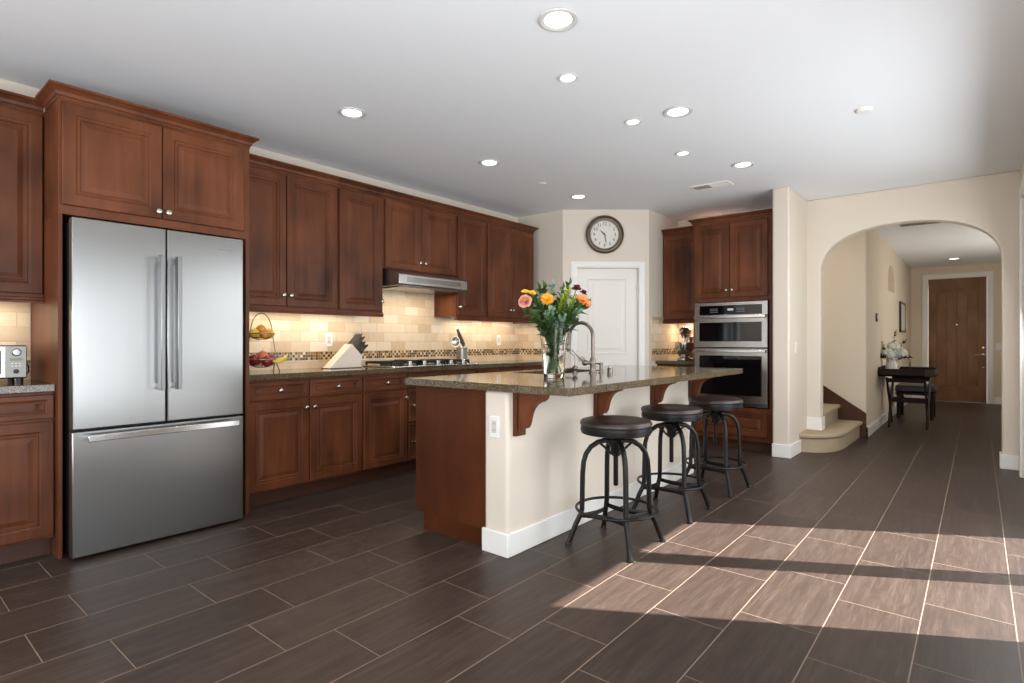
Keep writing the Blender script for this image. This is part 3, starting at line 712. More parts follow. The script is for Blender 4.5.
# ------------------------------------------------------------------ pantry door and clock (local frame of the diagonal wall)
def loc2w(x, y, z): return (pa.x + pdv.x * x - pdv.y * y, pa.y + pdv.y * x + pdv.x * y, z)
t = thing('door_2', 'white two-panel pantry door under the clock', 'door', loc2w(0, 0, 0), pang); t['kind'] = 'structure'
mb = MB(); mb.box(DL + .002, DR - .002, .028, .066, .008, DH - .003); mb.build('door_leaf', DOORW, t)
def panelring(mb, x0, x1, z0, z1, y):
    def ring(i, d): return [(x0 + i, y + d, z0 + i), (x1 - i, y + d, z0 + i), (x1 - i, y + d, z1 - i), (x0 + i, y + d, z1 - i)]
    mb.loft([ring(0, 0), ring(0, -.006), ring(.012, -.008), ring(.02, -.006), ring(.028, -.001), ring(.05, -.001), ring(.075, -.006)], cap=True)
for z0, z1 in ((1.0, 1.892), (.22, .88)):
    mb = MB(); panelring(mb, .294, .756, z0, z1, .028); mb.build('door_panel', DOORW, t)
MB().box(DR - .012, DR + .004, .014, .030, 1.70, 1.79).build('hinge', NICKEL, t)
MB().box(DR - .012, DR + .004, .014, .030, .25, .34).build('hinge', NICKEL, t)
MB().lathe([(.026, 0), (.026, .006), (.010, .01), (.010, .03), (.026, .045), (.027, .055), (.018, .066)], (.225, .03, .95), 16, Matrix.Rotation(PI / 2, 3, 'X')).build('door_knob', NICKEL, t, smooth=True)
def casing(name, x0, x1, z1, wdt, loc, rot, th=.018):
    mb = MB()
    prof = [(0, 0), (0, -th * .6), (wdt * .15, -th * .7), (wdt * .2, -th), (wdt * .8, -th), (wdt * .85, -th * .8), (wdt, -th * .7), (wdt, 0)]
    path = [((x0, 0), (-1, 0)), ((x0, z1), (-1, 1)), ((x1, z1), (1, 1)), ((x1, 0), (1, 0))]
    mb.loft([[(p[0] + d[0] * a, y, p[1] + d[1] * a) for a, y in prof] for p, d in path])
    return struct(mb.build(name, TRIM, loc=loc, rot=rot))
casing('trim_2', DL, DR, DH, .072, loc2w(0, 0, 0), (0, 0, pang))
t = thing('wall_clock', 'round white-faced wall clock with dark bronze rim above pantry door', 'clock', loc2w(.485, -.001, 2.388), pang)
Mf = Matrix.Rotation(PI / 2, 3, 'X')
MB().lathe([(.215, 0), (.222, .012), (.220, .030), (.205, .040), (.196, .030), (.188, .032), (.182, .040), (.170, .038), (.163, .022), (.163, .010), (.163, 0)], (0, 0, 0), 56, Mf, cap=False).build('clock_rim', CLOCKRIM, t, smooth=True)
MB().lathe([(.001, .002), (.166, .002), (.166, .012), (.001, .012)], (0, 0, 0), 48, Mf).build('clock_face', FACEWHITE, t)
def text_mesh(s, size):
    cu = bpy.data.curves.new('t', 'FONT'); cu.body = s; cu.size = size; cu.align_x = 'CENTER'; cu.align_y = 'CENTER'
    o = bpy.data.objects.new('t', cu); C.objects.link(o)
    me = bpy.data.meshes.new_from_object(o.evaluated_get(bpy.context.evaluated_depsgraph_get()))
    bpy.data.objects.remove(o); return me
bmn = bmesh.new()
for i in range(1, 13):
    u = PI / 2 - i * PI / 6; me = text_mesh(str(i), .050)
    n0 = len(bmn.verts); bmn.from_mesh(me); bmn.verts.ensure_lookup_table()
    for v in bmn.verts[n0:]:
        v.co = Vector((v.co.x + .122 * math.cos(u), -.0135, v.co.y + .122 * math.sin(u)))
nm = MB(); nm.bm.free(); nm.bm = bmn
nm.build('numerals', INK, t, recalc=False)
mb = MB()
for i in range(60):
    u = i * PI / 30; r0 = .150 if i % 5 else .146
    d = Vector((math.cos(u), math.sin(u))); q = Vector((-d.y, d.x)) * (.0008 if i % 5 else .0016)
    mb.prism([tuple(d * r0 - q), tuple(d * .157 - q), tuple(d * .157 + q), tuple(d * r0 + q)], 'y', -.0138, -.0125)
mb.build('minute_track', INK, t)
def hand(name, ang, L, wd):
    d = Vector((math.sin(ang), math.cos(ang))); q = Vector((-d.y, d.x))
    P_ = [d * -.02 - q * wd, d * L * .6 - q * wd * 1.4, d * L, d * L * .6 + q * wd * 1.4, d * -.02 + q * wd]
    MB().prism([tuple(p) for p in P_], 'y', -.018, -.0155).build(name, INK, t)
hand('hour_hand', math.radians(30 * 10.47), .075, .004); hand('minute_hand', math.radians(6 * 28.3), .115, .003)

# ------------------------------------------------------------------ ceiling fittings
def can(x, y, r, label, z=CH, glow=LAMP, power=9):
    t = thing('recessed_light', label, 'ceiling light', (x, y, z), 0, 'recessed ceiling lights')
    MB().lathe([(r, -.001), (r * .98, -.007), (r * .86, -.010), (r * .68, -.003), (r * .68, .0), (r, 0)], (0, 0, 0), 40, cap=False).build('trim_ring', RINGW, t, smooth=True)
    MB().lathe([(.002, -.0035), (r * .69, -.0035), (r * .69, -.0005), (.002, -.0005)], (0, 0, 0), 32).build('lens', glow, t)
    l = light('can_light', 'SPOT', (x, y, z - .02), power, (1, .92, .82), spot_size=math.radians(120), spot_blend=.9, shadow_soft_size=.06)
    return t
can(-1.536, 2.195, .096, 'large recessed light nearest the camera over the seating side')
can(-1.536, 3.583, .096, 'second large recessed light over the seating side of the island')
can(-1.564, 5.014, .092, 'farthest large recessed light, toward the arched opening')
can(-1.829, 2.714, .060, 'small recessed pin light nearest over the island')
can(-1.847, 3.546, .060, 'middle small recessed pin light over the island')
can(-1.843, 4.397, .060, 'farthest small recessed pin light over the island')
can(-3.220, 2.208, .092, 'recessed light in front of the cabinets right of the refrigerator')
can(-3.214, 3.575, .092, 'recessed light in front of the range hood')
can(-3.245, 5.013, .092, 'recessed light in front of the pantry corner')
can(-.323, 12.487, .10, 'recessed light in the hall near the front door', HCH, power=26)
def grille(name, label, cx, cy, lx, ly, z, nslat=9, split=True):
    t = thing(name, label, 'air vent', (cx, cy, z))
    mb = MB(); f = .022
    mb.box(-lx, lx, -ly, -ly + f, -.008, 0).box(-lx, lx, ly - f, ly, -.008, 0).box(-lx, -lx + f, -ly + f, ly - f, -.008, 0).box(lx - f, lx, -ly + f, ly - f, -.008, 0)
    if split: mb.box(-.006, .006, -ly + f, ly - f, -.008, 0)
    mb.build('vent_frame', TRIM, t, bevel=.001)
    MB().box(-lx + f, lx - f, -ly + f, ly - f, -.0012, 0).build('vent_backing', mat('vent_shade', S(130, 128, 124), .8), t)
    mb = MB(); n = nslat
    for i in range(n):
        y = -ly + f + (2 * ly - 2 * f) * (i + .5) / n
        for a, b, sg in ((-lx + f, -.006 if split else lx - f, 1), (.006, lx - f, -1))[:2 if split else 1]:
            mb.prism([(y - .006 * sg, -.007), (y - .005 * sg, -.0075), (y + .006 * sg, -.0015), (y + .005 * sg, -.001)], 'x', a, b)
    mb.build('vent_slats', TRIM, t)
grille('ceiling_vent', 'white air register in the kitchen ceiling near the oven cabinet', -2.016, 5.489, .19, .085, CH)
grille('hall_vent', 'wide return air grille in the hall ceiling behind the arch', -.55, 8.45, .22, .16, HCH, 12, False)
t = thing('smoke_detector', 'white disc detector on the ceiling at right', 'detector', (-.579, 4.335, CH))
MB().lathe([(.05, 0), (.05, -.010), (.042, -.018), (.004, -.020)], (0, 0, 0), 28).build('cover', TRIM, t, smooth=True)
t = thing('sprinkler_cap', 'small white sprinkler disc on the ceiling toward the range hood', 'sprinkler', (-3.243, 4.381, CH))
MB().lathe([(.035, 0), (.035, -.006), (.03, -.009), (.003, -.010)], (0, 0, 0), 24).build('cover', TRIM, t, smooth=True)

# under-cabinet lights (warm)
WARM = (1.0, .86, .68)
def strip(x, y, lx, ly, power, z=1.425):
    l = light('under_cabinet_light', 'AREA', (x, y, z), power, WARM, shape='RECTANGLE', size=lx, size_y=ly)
def fixture(label, x, y, lx, ly, power, z=1.407):
    o = MB().box(-lx / 2, lx / 2, -ly / 2, ly / 2, -.012, 0).build('light_bar', WHITEPL, None, (x, y, z), bevel=.002)
    tag(o, label, 'light bar'); strip(x, y, lx * .8, ly * .96, power, z - .016)
fixture('slim light bar under the cabinets right of the refrigerator', -4.24, 2.42, .05, 1.1, 3.4)
fixture('slim light bar under the cabinets near the pantry', -4.24, 4.70, .05, 1.1, 3.4)
fixture('slim light bar under the cabinet above the toaster oven', -4.24, .35, .05, .6, 2.5)
fixture('slim light bar under the cabinet above the stand mixer', -2.69, 6.70, .34, .05, 2.4)
l = light('hood_light', 'AREA', (-4.08, 3.56, 1.622), 4, WARM, shape='RECTANGLE', size=.2, size_y=.7)

# ------------------------------------------------------------------ wall plates
def plate(name, label, cat, loc, rotz, wdt=.072, h=.116, kind='outlet', n=1):
    t = thing(name, label, cat, loc, rotz)
    MB().box(-wdt / 2, wdt / 2, -.006, 0, -h / 2, h / 2).build('cover_plate', WHITEPL, t, bevel=.002)
    for i in range(n):
        cx = (i - (n - 1) / 2) * .046
        mb = MB().box(cx - .016, cx + .016, -.009, -.006, -.033, .033)
        r = mb.build('rocker' if kind == 'switch' else 'socket', WHITEPL if kind == 'switch' else GREYPL, t, bevel=.001)
        if kind == 'outlet':
            mb = MB()
            for z in (-.018, .018): mb.box(cx - .007, cx - .005, -.0095, -.009, z - .005, z + .005).box(cx + .005, cx + .007, -.0095, -.009, z - .005, z + .005)
            mb.build('slots', BLACK, r)
    return t
plate('outlet', 'white outlet plate on the end of the island knee wall', 'outlet', (-2.019, 2.29, .688), 0)
plate('outlet', 'white outlet on the backsplash left of the knife block', 'outlet', (XL + TT, 2.76, 1.165), RL)
plate('outlet', 'white outlet on the backsplash near the pantry wall', 'outlet', (XL + TT, 5.02, 1.165), RL)
plate('light_switch', 'white light switch on the side of the short partition', 'switch', (-1.43, 6.24, 1.09), RL, kind='switch')
plate('light_switch', 'white switch plate right of the front door', 'switch', (.311, 13.65, 1.058), 0, .12, .12, 'switch', 2)
t = thing('thermostat', 'small dark thermostat on the hall left wall', 'thermostat', (-1.03, 8.72, 1.465), RL)
MB().box(-.045, .045, -.018, 0, -.055, .055).build('thermostat_body', mat('dark_bronze_plate', S(58, 48, 42), .4), t, bevel=.004)
MB().box(-.028, .028, -.020, -.018, -.01, .032).build('screen', GREYPL, t)
t = thing('framed_picture', 'black-framed picture on the hall left wall above the table', 'picture', (-1.03, 11.9, 1.57), RL)
hw_, hh = .38, .26
mb = MB().box(-hw_, hw_, -.03, 0, hh - .03, hh).box(-hw_, hw_, -.03, 0, -hh, -hh + .03).box(-hw_, -hw_ + .03, -.03, 0, -hh + .03, hh - .03).box(hw_ - .03, hw_, -.03, 0, -hh + .03, hh - .03)
mb.build('picture_frame', BLACK, t, bevel=.003)
MB().box(-hw_ + .03, hw_ - .03, -.022, 0, -hh + .03, hh - .03).build('print', mat('pale_print', S(226, 222, 210), .25), t)

# ------------------------------------------------------------------ front door
t = thing('door_3', 'brown plank front door with arched panel at the end of the hall', 'door', (FX0, 13.65, 0)); t['kind'] = 'structure'
dw = FX1 - FX0
MB().box(.004, dw - .004, .03, .075, .012, FZ - .004).build('door_leaf', DOORWOOD, t)
def archpoly(x0, x1, z0, zs, rise, n=16):
    c = (x0 + x1) / 2; h = (x1 - x0) / 2
    return [(x0, z0), (x1, z0)] + [(c + h * math.cos(PI * i / n), zs + rise * math.sin(PI * i / n) ** .8) for i in range(n + 1)]
# raised stile-and-rail frame around the arched panel
o_ = archpoly(.125, dw - .125, .30, 2.05, .13)
n_ = len(o_)
mb = MB(); ring0 = []; 
def outer(p):
    return p
mb.box(.006, .125, .018, .03, .012, FZ - .006).box(dw - .125, dw - .006, .018, .03, .012, FZ - .006).box(.125, dw - .125, .018, .03, .012, .30)
mb.prism([(.125, FZ - .006), (dw - .125, FZ - .006)] + o_[2:], 'y', .018, .03)
mb.build('door_frame', DOORWOOD, t, bevel=.004)
k = 4
for i in range(k):
    x0 = .127 + (dw - .254) * i / k; x1 = .127 + (dw - .254) * (i + 1) / k
    MB().box(x0 + .004, x1 - .004, .024, .032, .302, 2.10).build('plank', DOORWOOD, t, bevel=.003)
mb = MB().lathe([(.024, 0), (.024, .012), (.015, .02)], (dw - .055, .018, 1.035), 16, Matrix.Rotation(PI / 2, 3, 'X')); mb.build('deadbolt', NICKEL, t, smooth=True)
mb = MB().lathe([(.026, 0), (.026, .010), (.010, .014), (.010, .04)], (dw - .055, .018, .90), 16, Matrix.Rotation(PI / 2, 3, 'X')).tube([(dw - .05, -.025, .90), (dw - .12, -.03, .893), (dw - .175, -.028, .898)], .009, 8); mb.build('lever_handle', NICKEL, t, smooth=True)
mb = MB().lathe([(.018, 0), (.018, .008), (.006, .012)], (dw - .055, .018, .66), 16, Matrix.Rotation(PI / 2, 3, 'X')); mb.build('lower_lock', NICKEL, t, smooth=True)
mb = MB().lathe([(.018, 0), (.018, .006), (.010, .012)], (dw / 2, .022, 1.47), 16, Matrix.Rotation(PI / 2, 3, 'X')); mb.build('peephole', NICKEL, t, smooth=True)
casing('trim_3', FX0, FX1, FZ, .095, (0, 13.65, 0), (0, 0, 0), .03)
struct(MB().box(FX0, FX1, 13.62, 13.75, 0, .012).build('trim_threshold', DARKSTEEL))

# ------------------------------------------------------------------ stairs behind the arch
t = thing('staircase', 'tan carpeted staircase rising left behind the arch', 'staircase', (-1.4, 7.3, 0)); sx, sy = 1.4, -7.3
def step(poly, z0, z1, name='stair_step'):
    n = len(poly)
    c = Vector((sum(p[0] for p in poly) / n, sum(p[1] for p in poly) / n))
    def off(d):
        out = []
        for i in range(n):
            a, b, e = Vector(poly[i - 1]), Vector(poly[i]), Vector(poly[(i + 1) % n])
            n1 = Vector(((b - a).y, -(b - a).x)).normalized(); n2 = Vector(((e - b).y, -(e - b).x)).normalized()
            v = (n1 + n2); v = v / max(.4, v.dot(n1)); out.append(b + v * d)
        return out
    rings = []
    for d, z in ((0, z0), (0, z1 - .055), (.012, z1 - .05), (.028, z1 - .038), (.03, z1 - .018), (.022, z1 - .004), (0, z1)):
        rings.append([(p.x + sx, p.y + sy, z) for p in off(d)])
    return MB().loft(rings).build(name, CARPET, t, smooth=True)
# bullnose bottom step wraps in front of the jamb (counter-clockwise)
bot = [(-1.425, 6.905), (-1.425, 6.43), (-1.30, 6.47), (-1.22, 6.545), (-1.16, 6.64), (-1.125, 6.76), (-1.105, 6.95), (-1.095, 7.87), (-1.45, 7.87), (-1.45, 6.93)]
step(bot, 0, .195)
for i in range(1, 7):
    x = -1.325 - (i - 1) * .27
    step([(x - .30, 6.975), (x, 6.975), (x, 7.868), (x - .30, 7.868)], .19 * i - .03, .19 * (i + 1))
sk = [(-1.03, 0.0), (-1.03, .275), (-3.0, .275 + 1.97 * .685), (-3.0, 0)]
MB().prism([(a + sx, b) for a, b in sk], 'y', 7.872 + sy, 7.899 + sy).build('skirt_board', SKIRTWOOD, t)
mb = MB(); mb.prism([(-1.03 + sx, .275), (-1.03 + sx, .290), (-3.0 + sx, .290 + 1.97 * .685), (-3.0 + sx, .275 + 1.97 * .685)], 'y', 7.866 + sy, 7.8995 + sy); mb.build('skirt_cap', SKIRTWOOD, t)

# ------------------------------------------------------------------ hall table, bench, flowers
t = thing('console_table', 'dark butler tray table on crossed legs against the hall wall', 'table', (-.722, 9.35, 0))
tx, ty, zt = .30, .47, .69
oct_ = [(-tx + .0, -ty), (tx - .10, -ty), (tx, -ty + .14), (tx, ty - .14), (tx - .10, ty), (-tx, ty)]
MB().prism(oct_, 'z', zt, zt + .022).build('tabletop', DARKWOOD, t, bevel=.003)
mb = MB(); n = len(oct_)
for i in range(n):
    a, b = Vector(oct_[i]), Vector(oct_[(i + 1) % n]); d = (b - a).normalized(); nn = Vector((-d.y, d.x)) * .014
    h = .12 if i in (5,) else .10
    mb.prism([tuple(a), tuple(b), tuple(b + nn), tuple(a + nn)], 'z', zt + .001, zt + h)
mb.build('tray_rim', DARKWOOD, t, bevel=.003)
for x in (-.215, .20):
    for s_ in (-1, 1):
        xo = x + .014 * s_
        pts = [(xo, -.31 * s_, .0), (xo, -.21 * s_, .17), (xo, -.03 * s_, .36), (xo, .12 * s_, .50), (xo, .24 * s_, .655)]
        if abs(x) < 1: MB().tube(pts, .019, 4, flat=(1.2, .75)).build('leg', DARKWOOD, t)
MB().box(-.215, .20, -.012, .012, .315, .385).build('stretcher', DARKWOOD, t, bevel=.003)
MB().box(-.215, .20, -.245, -.215, .60, .655).build('apron', DARKWOOD, t)
MB().box(-.215, .20, .215, .245, .60, .655).build('apron', DARKWOOD, t)

t = thing('bench', 'black upholstered bench standing behind the hall table', 'bench', (-.72, 10.45, 0))
MB().box(-.24, .24, -.30, .30, .39, .50).build('bench_seat', mat('black_leather', S(26, 24, 24), .4), t, bevel=.03, seg=4)
MB().box(-.235, .235, -.295, .295, .36, .39).build('bench_frame', DARKWOOD, t)
for a in (-.20, .20):
    for b in (-.26, .26): MB().box(a - .022, a + .022, b - .022, b + .022, 0, .36).build('leg', DARKWOOD, t)

PX, PY, PZ = -.925, 9.36, zt + .0225
t = thing('pitcher', 'white ceramic pitcher holding white flowers on hall table', 'pitcher', (PX, PY, PZ))
MB().lathe([(.055, 0), (.07, .01), (.076, .06), (.070, .12), (.058, .16), (.064, .19), (.059, .19), (.053, .16), (.064, .12), (.070, .06), (.05, .016), (.01, .014)], (0, 0, 0), 24).build('pitcher_body', CERAMIC, t, smooth=True)
MB().tube([(.058, 0, .17), (.10, 0, .16), (.108, 0, .11), (.074, 0, .06)], .009, 8).build('pitcher_handle', CERAMIC, t, smooth=True)

def petals(mb, c, axis, rings, seed=0):
    """layered petals around an axis; rings = (count, length, width, tilt from axis, cup)"""
    rnd = random.Random(seed); axis = Vector(axis).normalized(); q = axis.to_track_quat('Z', 'Y').to_matrix(); c = Vector(c)
    for cnt, L, wd, tilt, cup in rings:
        ph = rnd.random() * 6
        for k in range(cnt):
            u = ph + 2 * PI * k / cnt + rnd.uniform(-.1, .1); tl = tilt + rnd.uniform(-.08, .08)
            R = Matrix.Rotation(u, 3, 'Z')
            grid = []
            for i in range(5):
                s_ = i / 4; row = []
                for j in range(4):
                    v = (j / 3 - .5) * 2
                    ww = wd * math.sin(PI * (.12 + .80 * s_)) ** .7
                    ang = tl + cup * (s_ - .5)
                    r_ = L * s_ * math.sin(ang) ; z_ = L * s_ * math.cos(ang) 
                    p = Vector((r_ - abs(v) * wd * .18 * (1 if cup < 0 else -.3), v * ww, z_ + abs(v) * .004))
                    row.append(c + q @ (R @ p))
                grid.append(row)
            mb.sheet(grid)
    return mb

def bez(p0, p1, p2, n=8):
    p0, p1, p2 = Vector(p0), Vector(p1), Vector(p2)
    return [p0 * (1 - t) ** 2 + p1 * 2 * t * (1 - t) + p2 * t * t for t in [i / n for i in range(n + 1)]]

def leaf(mb, p, d, L, wd, up=(0, 0, 1), round_=False):
    p, d = Vector(p), Vector(d).normalized(); s_ = d.cross(Vector(up))
    if s_.length < .05: s_ = d.orthogonal()
    s_.normalize(); nn = s_.cross(d)
    grid = []
    for i in range(7):
        t_ = i / 6; ww = wd * (math.sqrt(max(0, 1 - (2 * t_ - 1) ** 2)) if round_ else math.sin(PI * min(1, t_ ** .8)) ) + .0006
        c = p + d * L * t_ + nn * (L * .15 * math.sin(PI * t_))
        grid.append([c - s_ * ww + nn * ww * .25, c, c + s_ * ww + nn * ww * .25])
    mb.sheet(grid)

# white hydrangea-like blooms in the pitcher
def bloom(label, c, r, seed, base_, stem0):
    t = thing('white_flower', label, 'flower', base_, 0, 'white blooms in the hall pitcher')
    b = Vector(base_); c = Vector(c) - b
    mb = MB(); rnd = random.Random(seed)
    for k in range(46):
        d = Vector((rnd.gauss(0, 1), rnd.gauss(0, 1), rnd.gauss(.2, 1))).normalized()
        petals(mb, c + d * r * .78, d, [(4, r * .42, r * .2, 1.1, .4)], k)
    mb.build('blossom', WPET, t, smooth=True)
    MB().ball(c, r * .75, 12, 8).build('blossom_core', WPET, t, smooth=True)
    MB().tube(bez((0, 0, 0), (0, 0, c.z * .6), c), .004, 6).build('stem', STEM, t)
B0 = (PX, PY, PZ + .03)
bloom('white round bloom at left of the hall pitcher', (PX - .005, PY - .10, PZ + .27), .078, 1, (PX - .02, PY - .02, PZ + .03), 0)
bloom('white round bloom topmost in the hall pitcher', (PX + .02, PY + .02, PZ + .36), .080, 2, (PX, PY + .02, PZ + .03), 0)
bloom('white round bloom at right of the hall pitcher', (PX + .11, PY + .04, PZ + .27), .074, 3, (PX + .02, PY + .01, PZ + .03), 0)
def sprig(label, base_, tip, ctrl, leafm, n, L, wd, group, seed, name='leafy_sprig', round_=False, start=.45, cat='foliage'):
    t = thing(name, label, cat, base_, 0, group); b = Vector(base_); rnd = random.Random(seed)
    pts = bez((0, 0, 0), Vector(ctrl) - b, Vector(tip) - b, 14)
    MB().tube(pts, [.0032 - .0016 * i / 14 for i in range(15)], 6).build('stem', STEM, t)
    mb = MB()
    for k in range(n):
        s_ = start + (1 - start) * (k + .5) / n; i = min(13, int(s_ * 14)); p = pts[i].lerp(pts[i + 1], s_ * 14 - i)
        tg = (pts[i + 1] - pts[i]).normalized(); u = k * 2.4 + rnd.random() * .5
        sd = Matrix.Rotation(u, 3, tg) @ tg.orthogonal().normalized()
        leaf(mb, p, sd * .8 + tg * .55, L * rnd.uniform(.8, 1.15), wd * rnd.uniform(.85, 1.1), tg, round_)
    leaf(mb, pts[-1], pts[-1] - pts[-2], L, wd, (1, 0, 0), round_)
    mb.build('leaves', leafm, t, smooth=True)
    return t
for k, (dx, dy, dz, lab) in enumerate(((-.12, -.06, .44, 'dark leafy sprig at upper left of the hall pitcher'), (.04, .0, .56, 'dark leafy sprig rising highest from the hall pitcher'), (-.10, -.20, .24, 'dark leafy sprig low at left of the hall pitcher'), (.19, -.02, .22, 'dark leafy sprig drooping right of the hall pitcher'), (.14, .06, .44, 'dark leafy sprig at upper right of the hall pitcher'))):
    sprig(lab, (PX + dx * .15, PY + dy * .15, PZ + .03), (PX + dx, PY + dy, PZ + dz), (PX + dx * .2, PY + dy * .2, PZ + .25), DLEAF, 9, .06, .018, 'leafy sprigs in the hall pitcher', k)
o = MB().lathe([(.005, 0), (.05, 0), (.075, .010), (.072, .012), (.048, .004), (.005, .003)], (0, 0, 0), 24).build('dish', CERAMIC, None, (-.70, 9.02, zt + .0225), smooth=True); tag(o, 'small white dish at the near edge of hall table', 'dish')
o = MB().box(-.09, .09, -.06, .06, 0, .018).build('notebook', CERAMIC, None, (-.62, 9.55, zt + .0225), bevel=.003); tag(o, 'white notebook lying at the back of hall table', 'book')
t = thing('candle_stick', 'thin dark candlestick standing on hall table', 'candlestick', (-.72, 9.45, zt + .0225))
MB().lathe([(.035, 0), (.035, .006), (.006, .012), (.005, .10), (.010, .105), (.010, .112)], (0, 0, 0), 14).build('holder', BLACK, t, smooth=True)
MB().lathe([(.007, .112), (.006, .16), (.001, .163)], (0, 0, 0), 10).build('candle', BLACK, t, smooth=True)

# ------------------------------------------------------------------ flower vase on the island
VX, VY = -2.022, 2.846
VB = (VX, VY, CT)
t = thing('glass_vase', 'tall clear glass vase of mixed flowers on the island', 'vase', VB)
def sq(r, z, e=.82, n=32):
    out = []
    for i in range(n):
        u = 2 * PI * i / n; c, s_ = math.cos(u), math.sin(u)
        out.append((r * math.copysign(abs(c) ** e, c), r * math.copysign(abs(s_) ** e, s_), z))
    return out
vo = [(.057, .001), (.060, .004), (.066, .10), (.074, .20), (.086, .30), (.090, .325)]
vi = [(.086, .325), (.082, .30), (.069, .20), (.060, .10), (.054, .028), (.01, .024)]
MB().loft([sq(r, z) for r, z in vo + vi]).build('vase_body', GLASS, t, smooth=True, angle=60)
MB().loft([sq(r, z) for r, z in ((.01, .0245), (.0535, .0285), (.0595, .10), (.0640, .150), (.01, .150))]).build('water', WATER, t, smooth=True, angle=50)
# image-plane directions for laying out the bouquet as seen (r: rightwards, f: away)
Rv = Vector((math.cos(YAW), math.sin(YAW), 0)); Fv = Vector((-math.sin(YAW), math.cos(YAW), 0))
def V(r, f, z): return Vector(VB) + Rv * r + Fv * f + Vector((0, 0, z))
PXM = 3.50 / FPX     # metres per pixel at the vase
def at(u, v, f=0): return V((u - 554.6) * PXM, f, (342 - v) * PXM + CAMZ - CT)
def stem_base(c, k):
    d = (Vector(c) - Vector(VB)); d.z = 0
    d = d.normalized() * .030 if d.length > .01 else Vector((.01, 0, 0))
    return Vector(VB) + Vector((-d.x, -d.y, .032)) + Vector((.012 * math.cos(k), .012 * math.sin(k), 0))
def flower(name, label, c, material, rings, k, leafn=3, core=None, axis=None):
    c = Vector(c); b = stem_base(c, k)
    t = thing(name, label, 'flower', b, 0, 'cut flowers in the island vase')
    mouth = Vector(VB) + Vector((c.x - VB[0], c.y - VB[1], 0)) * .34 + Vector((0, 0, .30)); ax = (c - mouth).normalized() if axis is None else Vector(axis).normalized()
    p = bez(b, mouth, c, 14); p = [x - b for x in p]
    MB().tube(p, .0034, 6).build('stem', STEM, t)
    mb = MB(); petals(mb, c - b, ax, rings, k); mb.build('blossom', material, t, smooth=True)
    if core: MB().ball(c - b + ax * core[1], (core[0], core[0], core[0] * .6), 12, 8).build('flower_centre', core[2], t, smooth=True)
    mb = MB(); rnd = random.Random(k)
    for j in range(leafn):
        s_ = p[8 + j * 2 if 8 + j * 2 < 14 else 13]; leaf(mb, s_, Vector((rnd.uniform(-1, 1), rnd.uniform(-1, 1), .5)), .07, .016)
    mb.build('leaves', LEAF, t, smooth=True)
    return t
toC = (-Fv).normalized()
ROSE = [(3, .026, .016, .15, -.2), (5, .034, .022, .45, -.3), (6, .040, .026, .8, -.3), (7, .044, .028, 1.15, -.2), (7, .044, .028, 1.5, .2)]
MUM = [(8, .022, .006, .3, .5), (12, .03, .007, .7, .4), (16, .038, .008, 1.05, .3), (18, .042, .008, 1.4, .2)]
GERB = [(10, .018, .006, .4, .4), (16, .05, .010, 1.25, .25), (16, .056, .011, 1.5, .1)]
flower('pink_rose', 'coral pink rose at left of the island bouquet', at(526, 303, -.05), PINK, ROSE, 1, axis=toC * .8 - Rv * .4 + Vector((0, 0, .5)))
flower('golden_chrysanthemum', 'golden yellow chrysanthemum in the middle of the island bouquet', at(547, 301, -.08), GOLD, MUM, 2, axis=toC + Vector((0, 0, .5)), core=(.012, .012, GOLD))
flower('orange_gerbera', 'large orange gerbera at right of the island bouquet', at(583, 302, -.05), ORNG, GERB, 3, axis=toC * .6 + Rv * .5 + Vector((0, 0, .8)), core=(.014, .008, GOLD))
flower('yellow_daisy', 'yellow daisy above the pink rose in the island bouquet', at(526, 293, 0), YEL, [(12, .026, .007, 1.3, .2)], 4, axis=Vector((0, 0, 1)) + toC * .6, core=(.010, .004, GOLD))
flower('yellow_daisy', 'yellow daisy beside the golden chrysanthemum in the island bouquet', at(533, 294, .01), YEL, [(12, .026, .007, 1.3, .2)], 5, axis=Vector((0, 0, 1)) + toC * .7 + Rv * .2, core=(.010, .004, GOLD))
flower('burgundy_carnation', 'burgundy carnation above the orange gerbera in the island bouquet', at(577, 290, 0), BURG, [(8, .024, .012, .4, -.3), (10, .030, .014, .9, -.2), (10, .030, .014, 1.4, .2)], 6, axis=Vector((0, 0, 1)) + toC * .5)
flower('burgundy_carnation', 'smaller burgundy carnation at the right edge of the island bouquet', at(584, 294, .02), BURG, [(8, .020, .011, .4, -.3), (10, .025, .012, .9, -.2), (8, .025, .012, 1.4, .2)], 7, axis=Vector((0, 0, 1)) + toC * .4 + Rv * .4)
def vsprig(label, u, v, f, m, n, L, wd, k, round_=False, start=.55, name='leafy_sprig'):
    c = at(u, v, f); b = stem_base(c, k * 1.7); mouth = Vector(VB) + Vector((c.x - VB[0], c.y - VB[1], 0)) * .32 + Vector((0, 0, .30))
    return sprig(label, b, c, mouth, m, n, L, wd, 'greenery in the island vase', k, name, round_, start)
GR = 'green leafy sprig '
vsprig('pointed green sprig at upper left of the island bouquet', 540, 291, .03, LEAF, 12, .06, .016, 11)
vsprig('tall pointed green sprig rising highest at right of the island bouquet', 569, 286, .03, LEAF, 13, .06, .014, 12)
vsprig('pointed green sprig left of the tallest one in the island bouquet', 562, 291, -.02, LEAF, 12, .055, .014, 13)
vsprig('deep green sprig drooping right under the orange gerbera', 582, 309, -.02, LEAF, 8, .085, .028, 14, start=.5)
vsprig('deep green sprig low at left under the pink rose', 529, 315, -.03, LEAF, 11, .06, .022, 15, start=.4)
vsprig('deep green sprig low at the front of the island bouquet', 548, 320, -.12, LEAF, 13, .06, .022, 16, start=.35)
vsprig('deep green sprig behind the golden chrysanthemum', 553, 297, .08, LEAF, 14, .06, .022, 17, start=.35)
vsprig('deep green sprig low at right of the island bouquet', 570, 316, -.06, LEAF, 12, .06, .022, 18, start=.35)
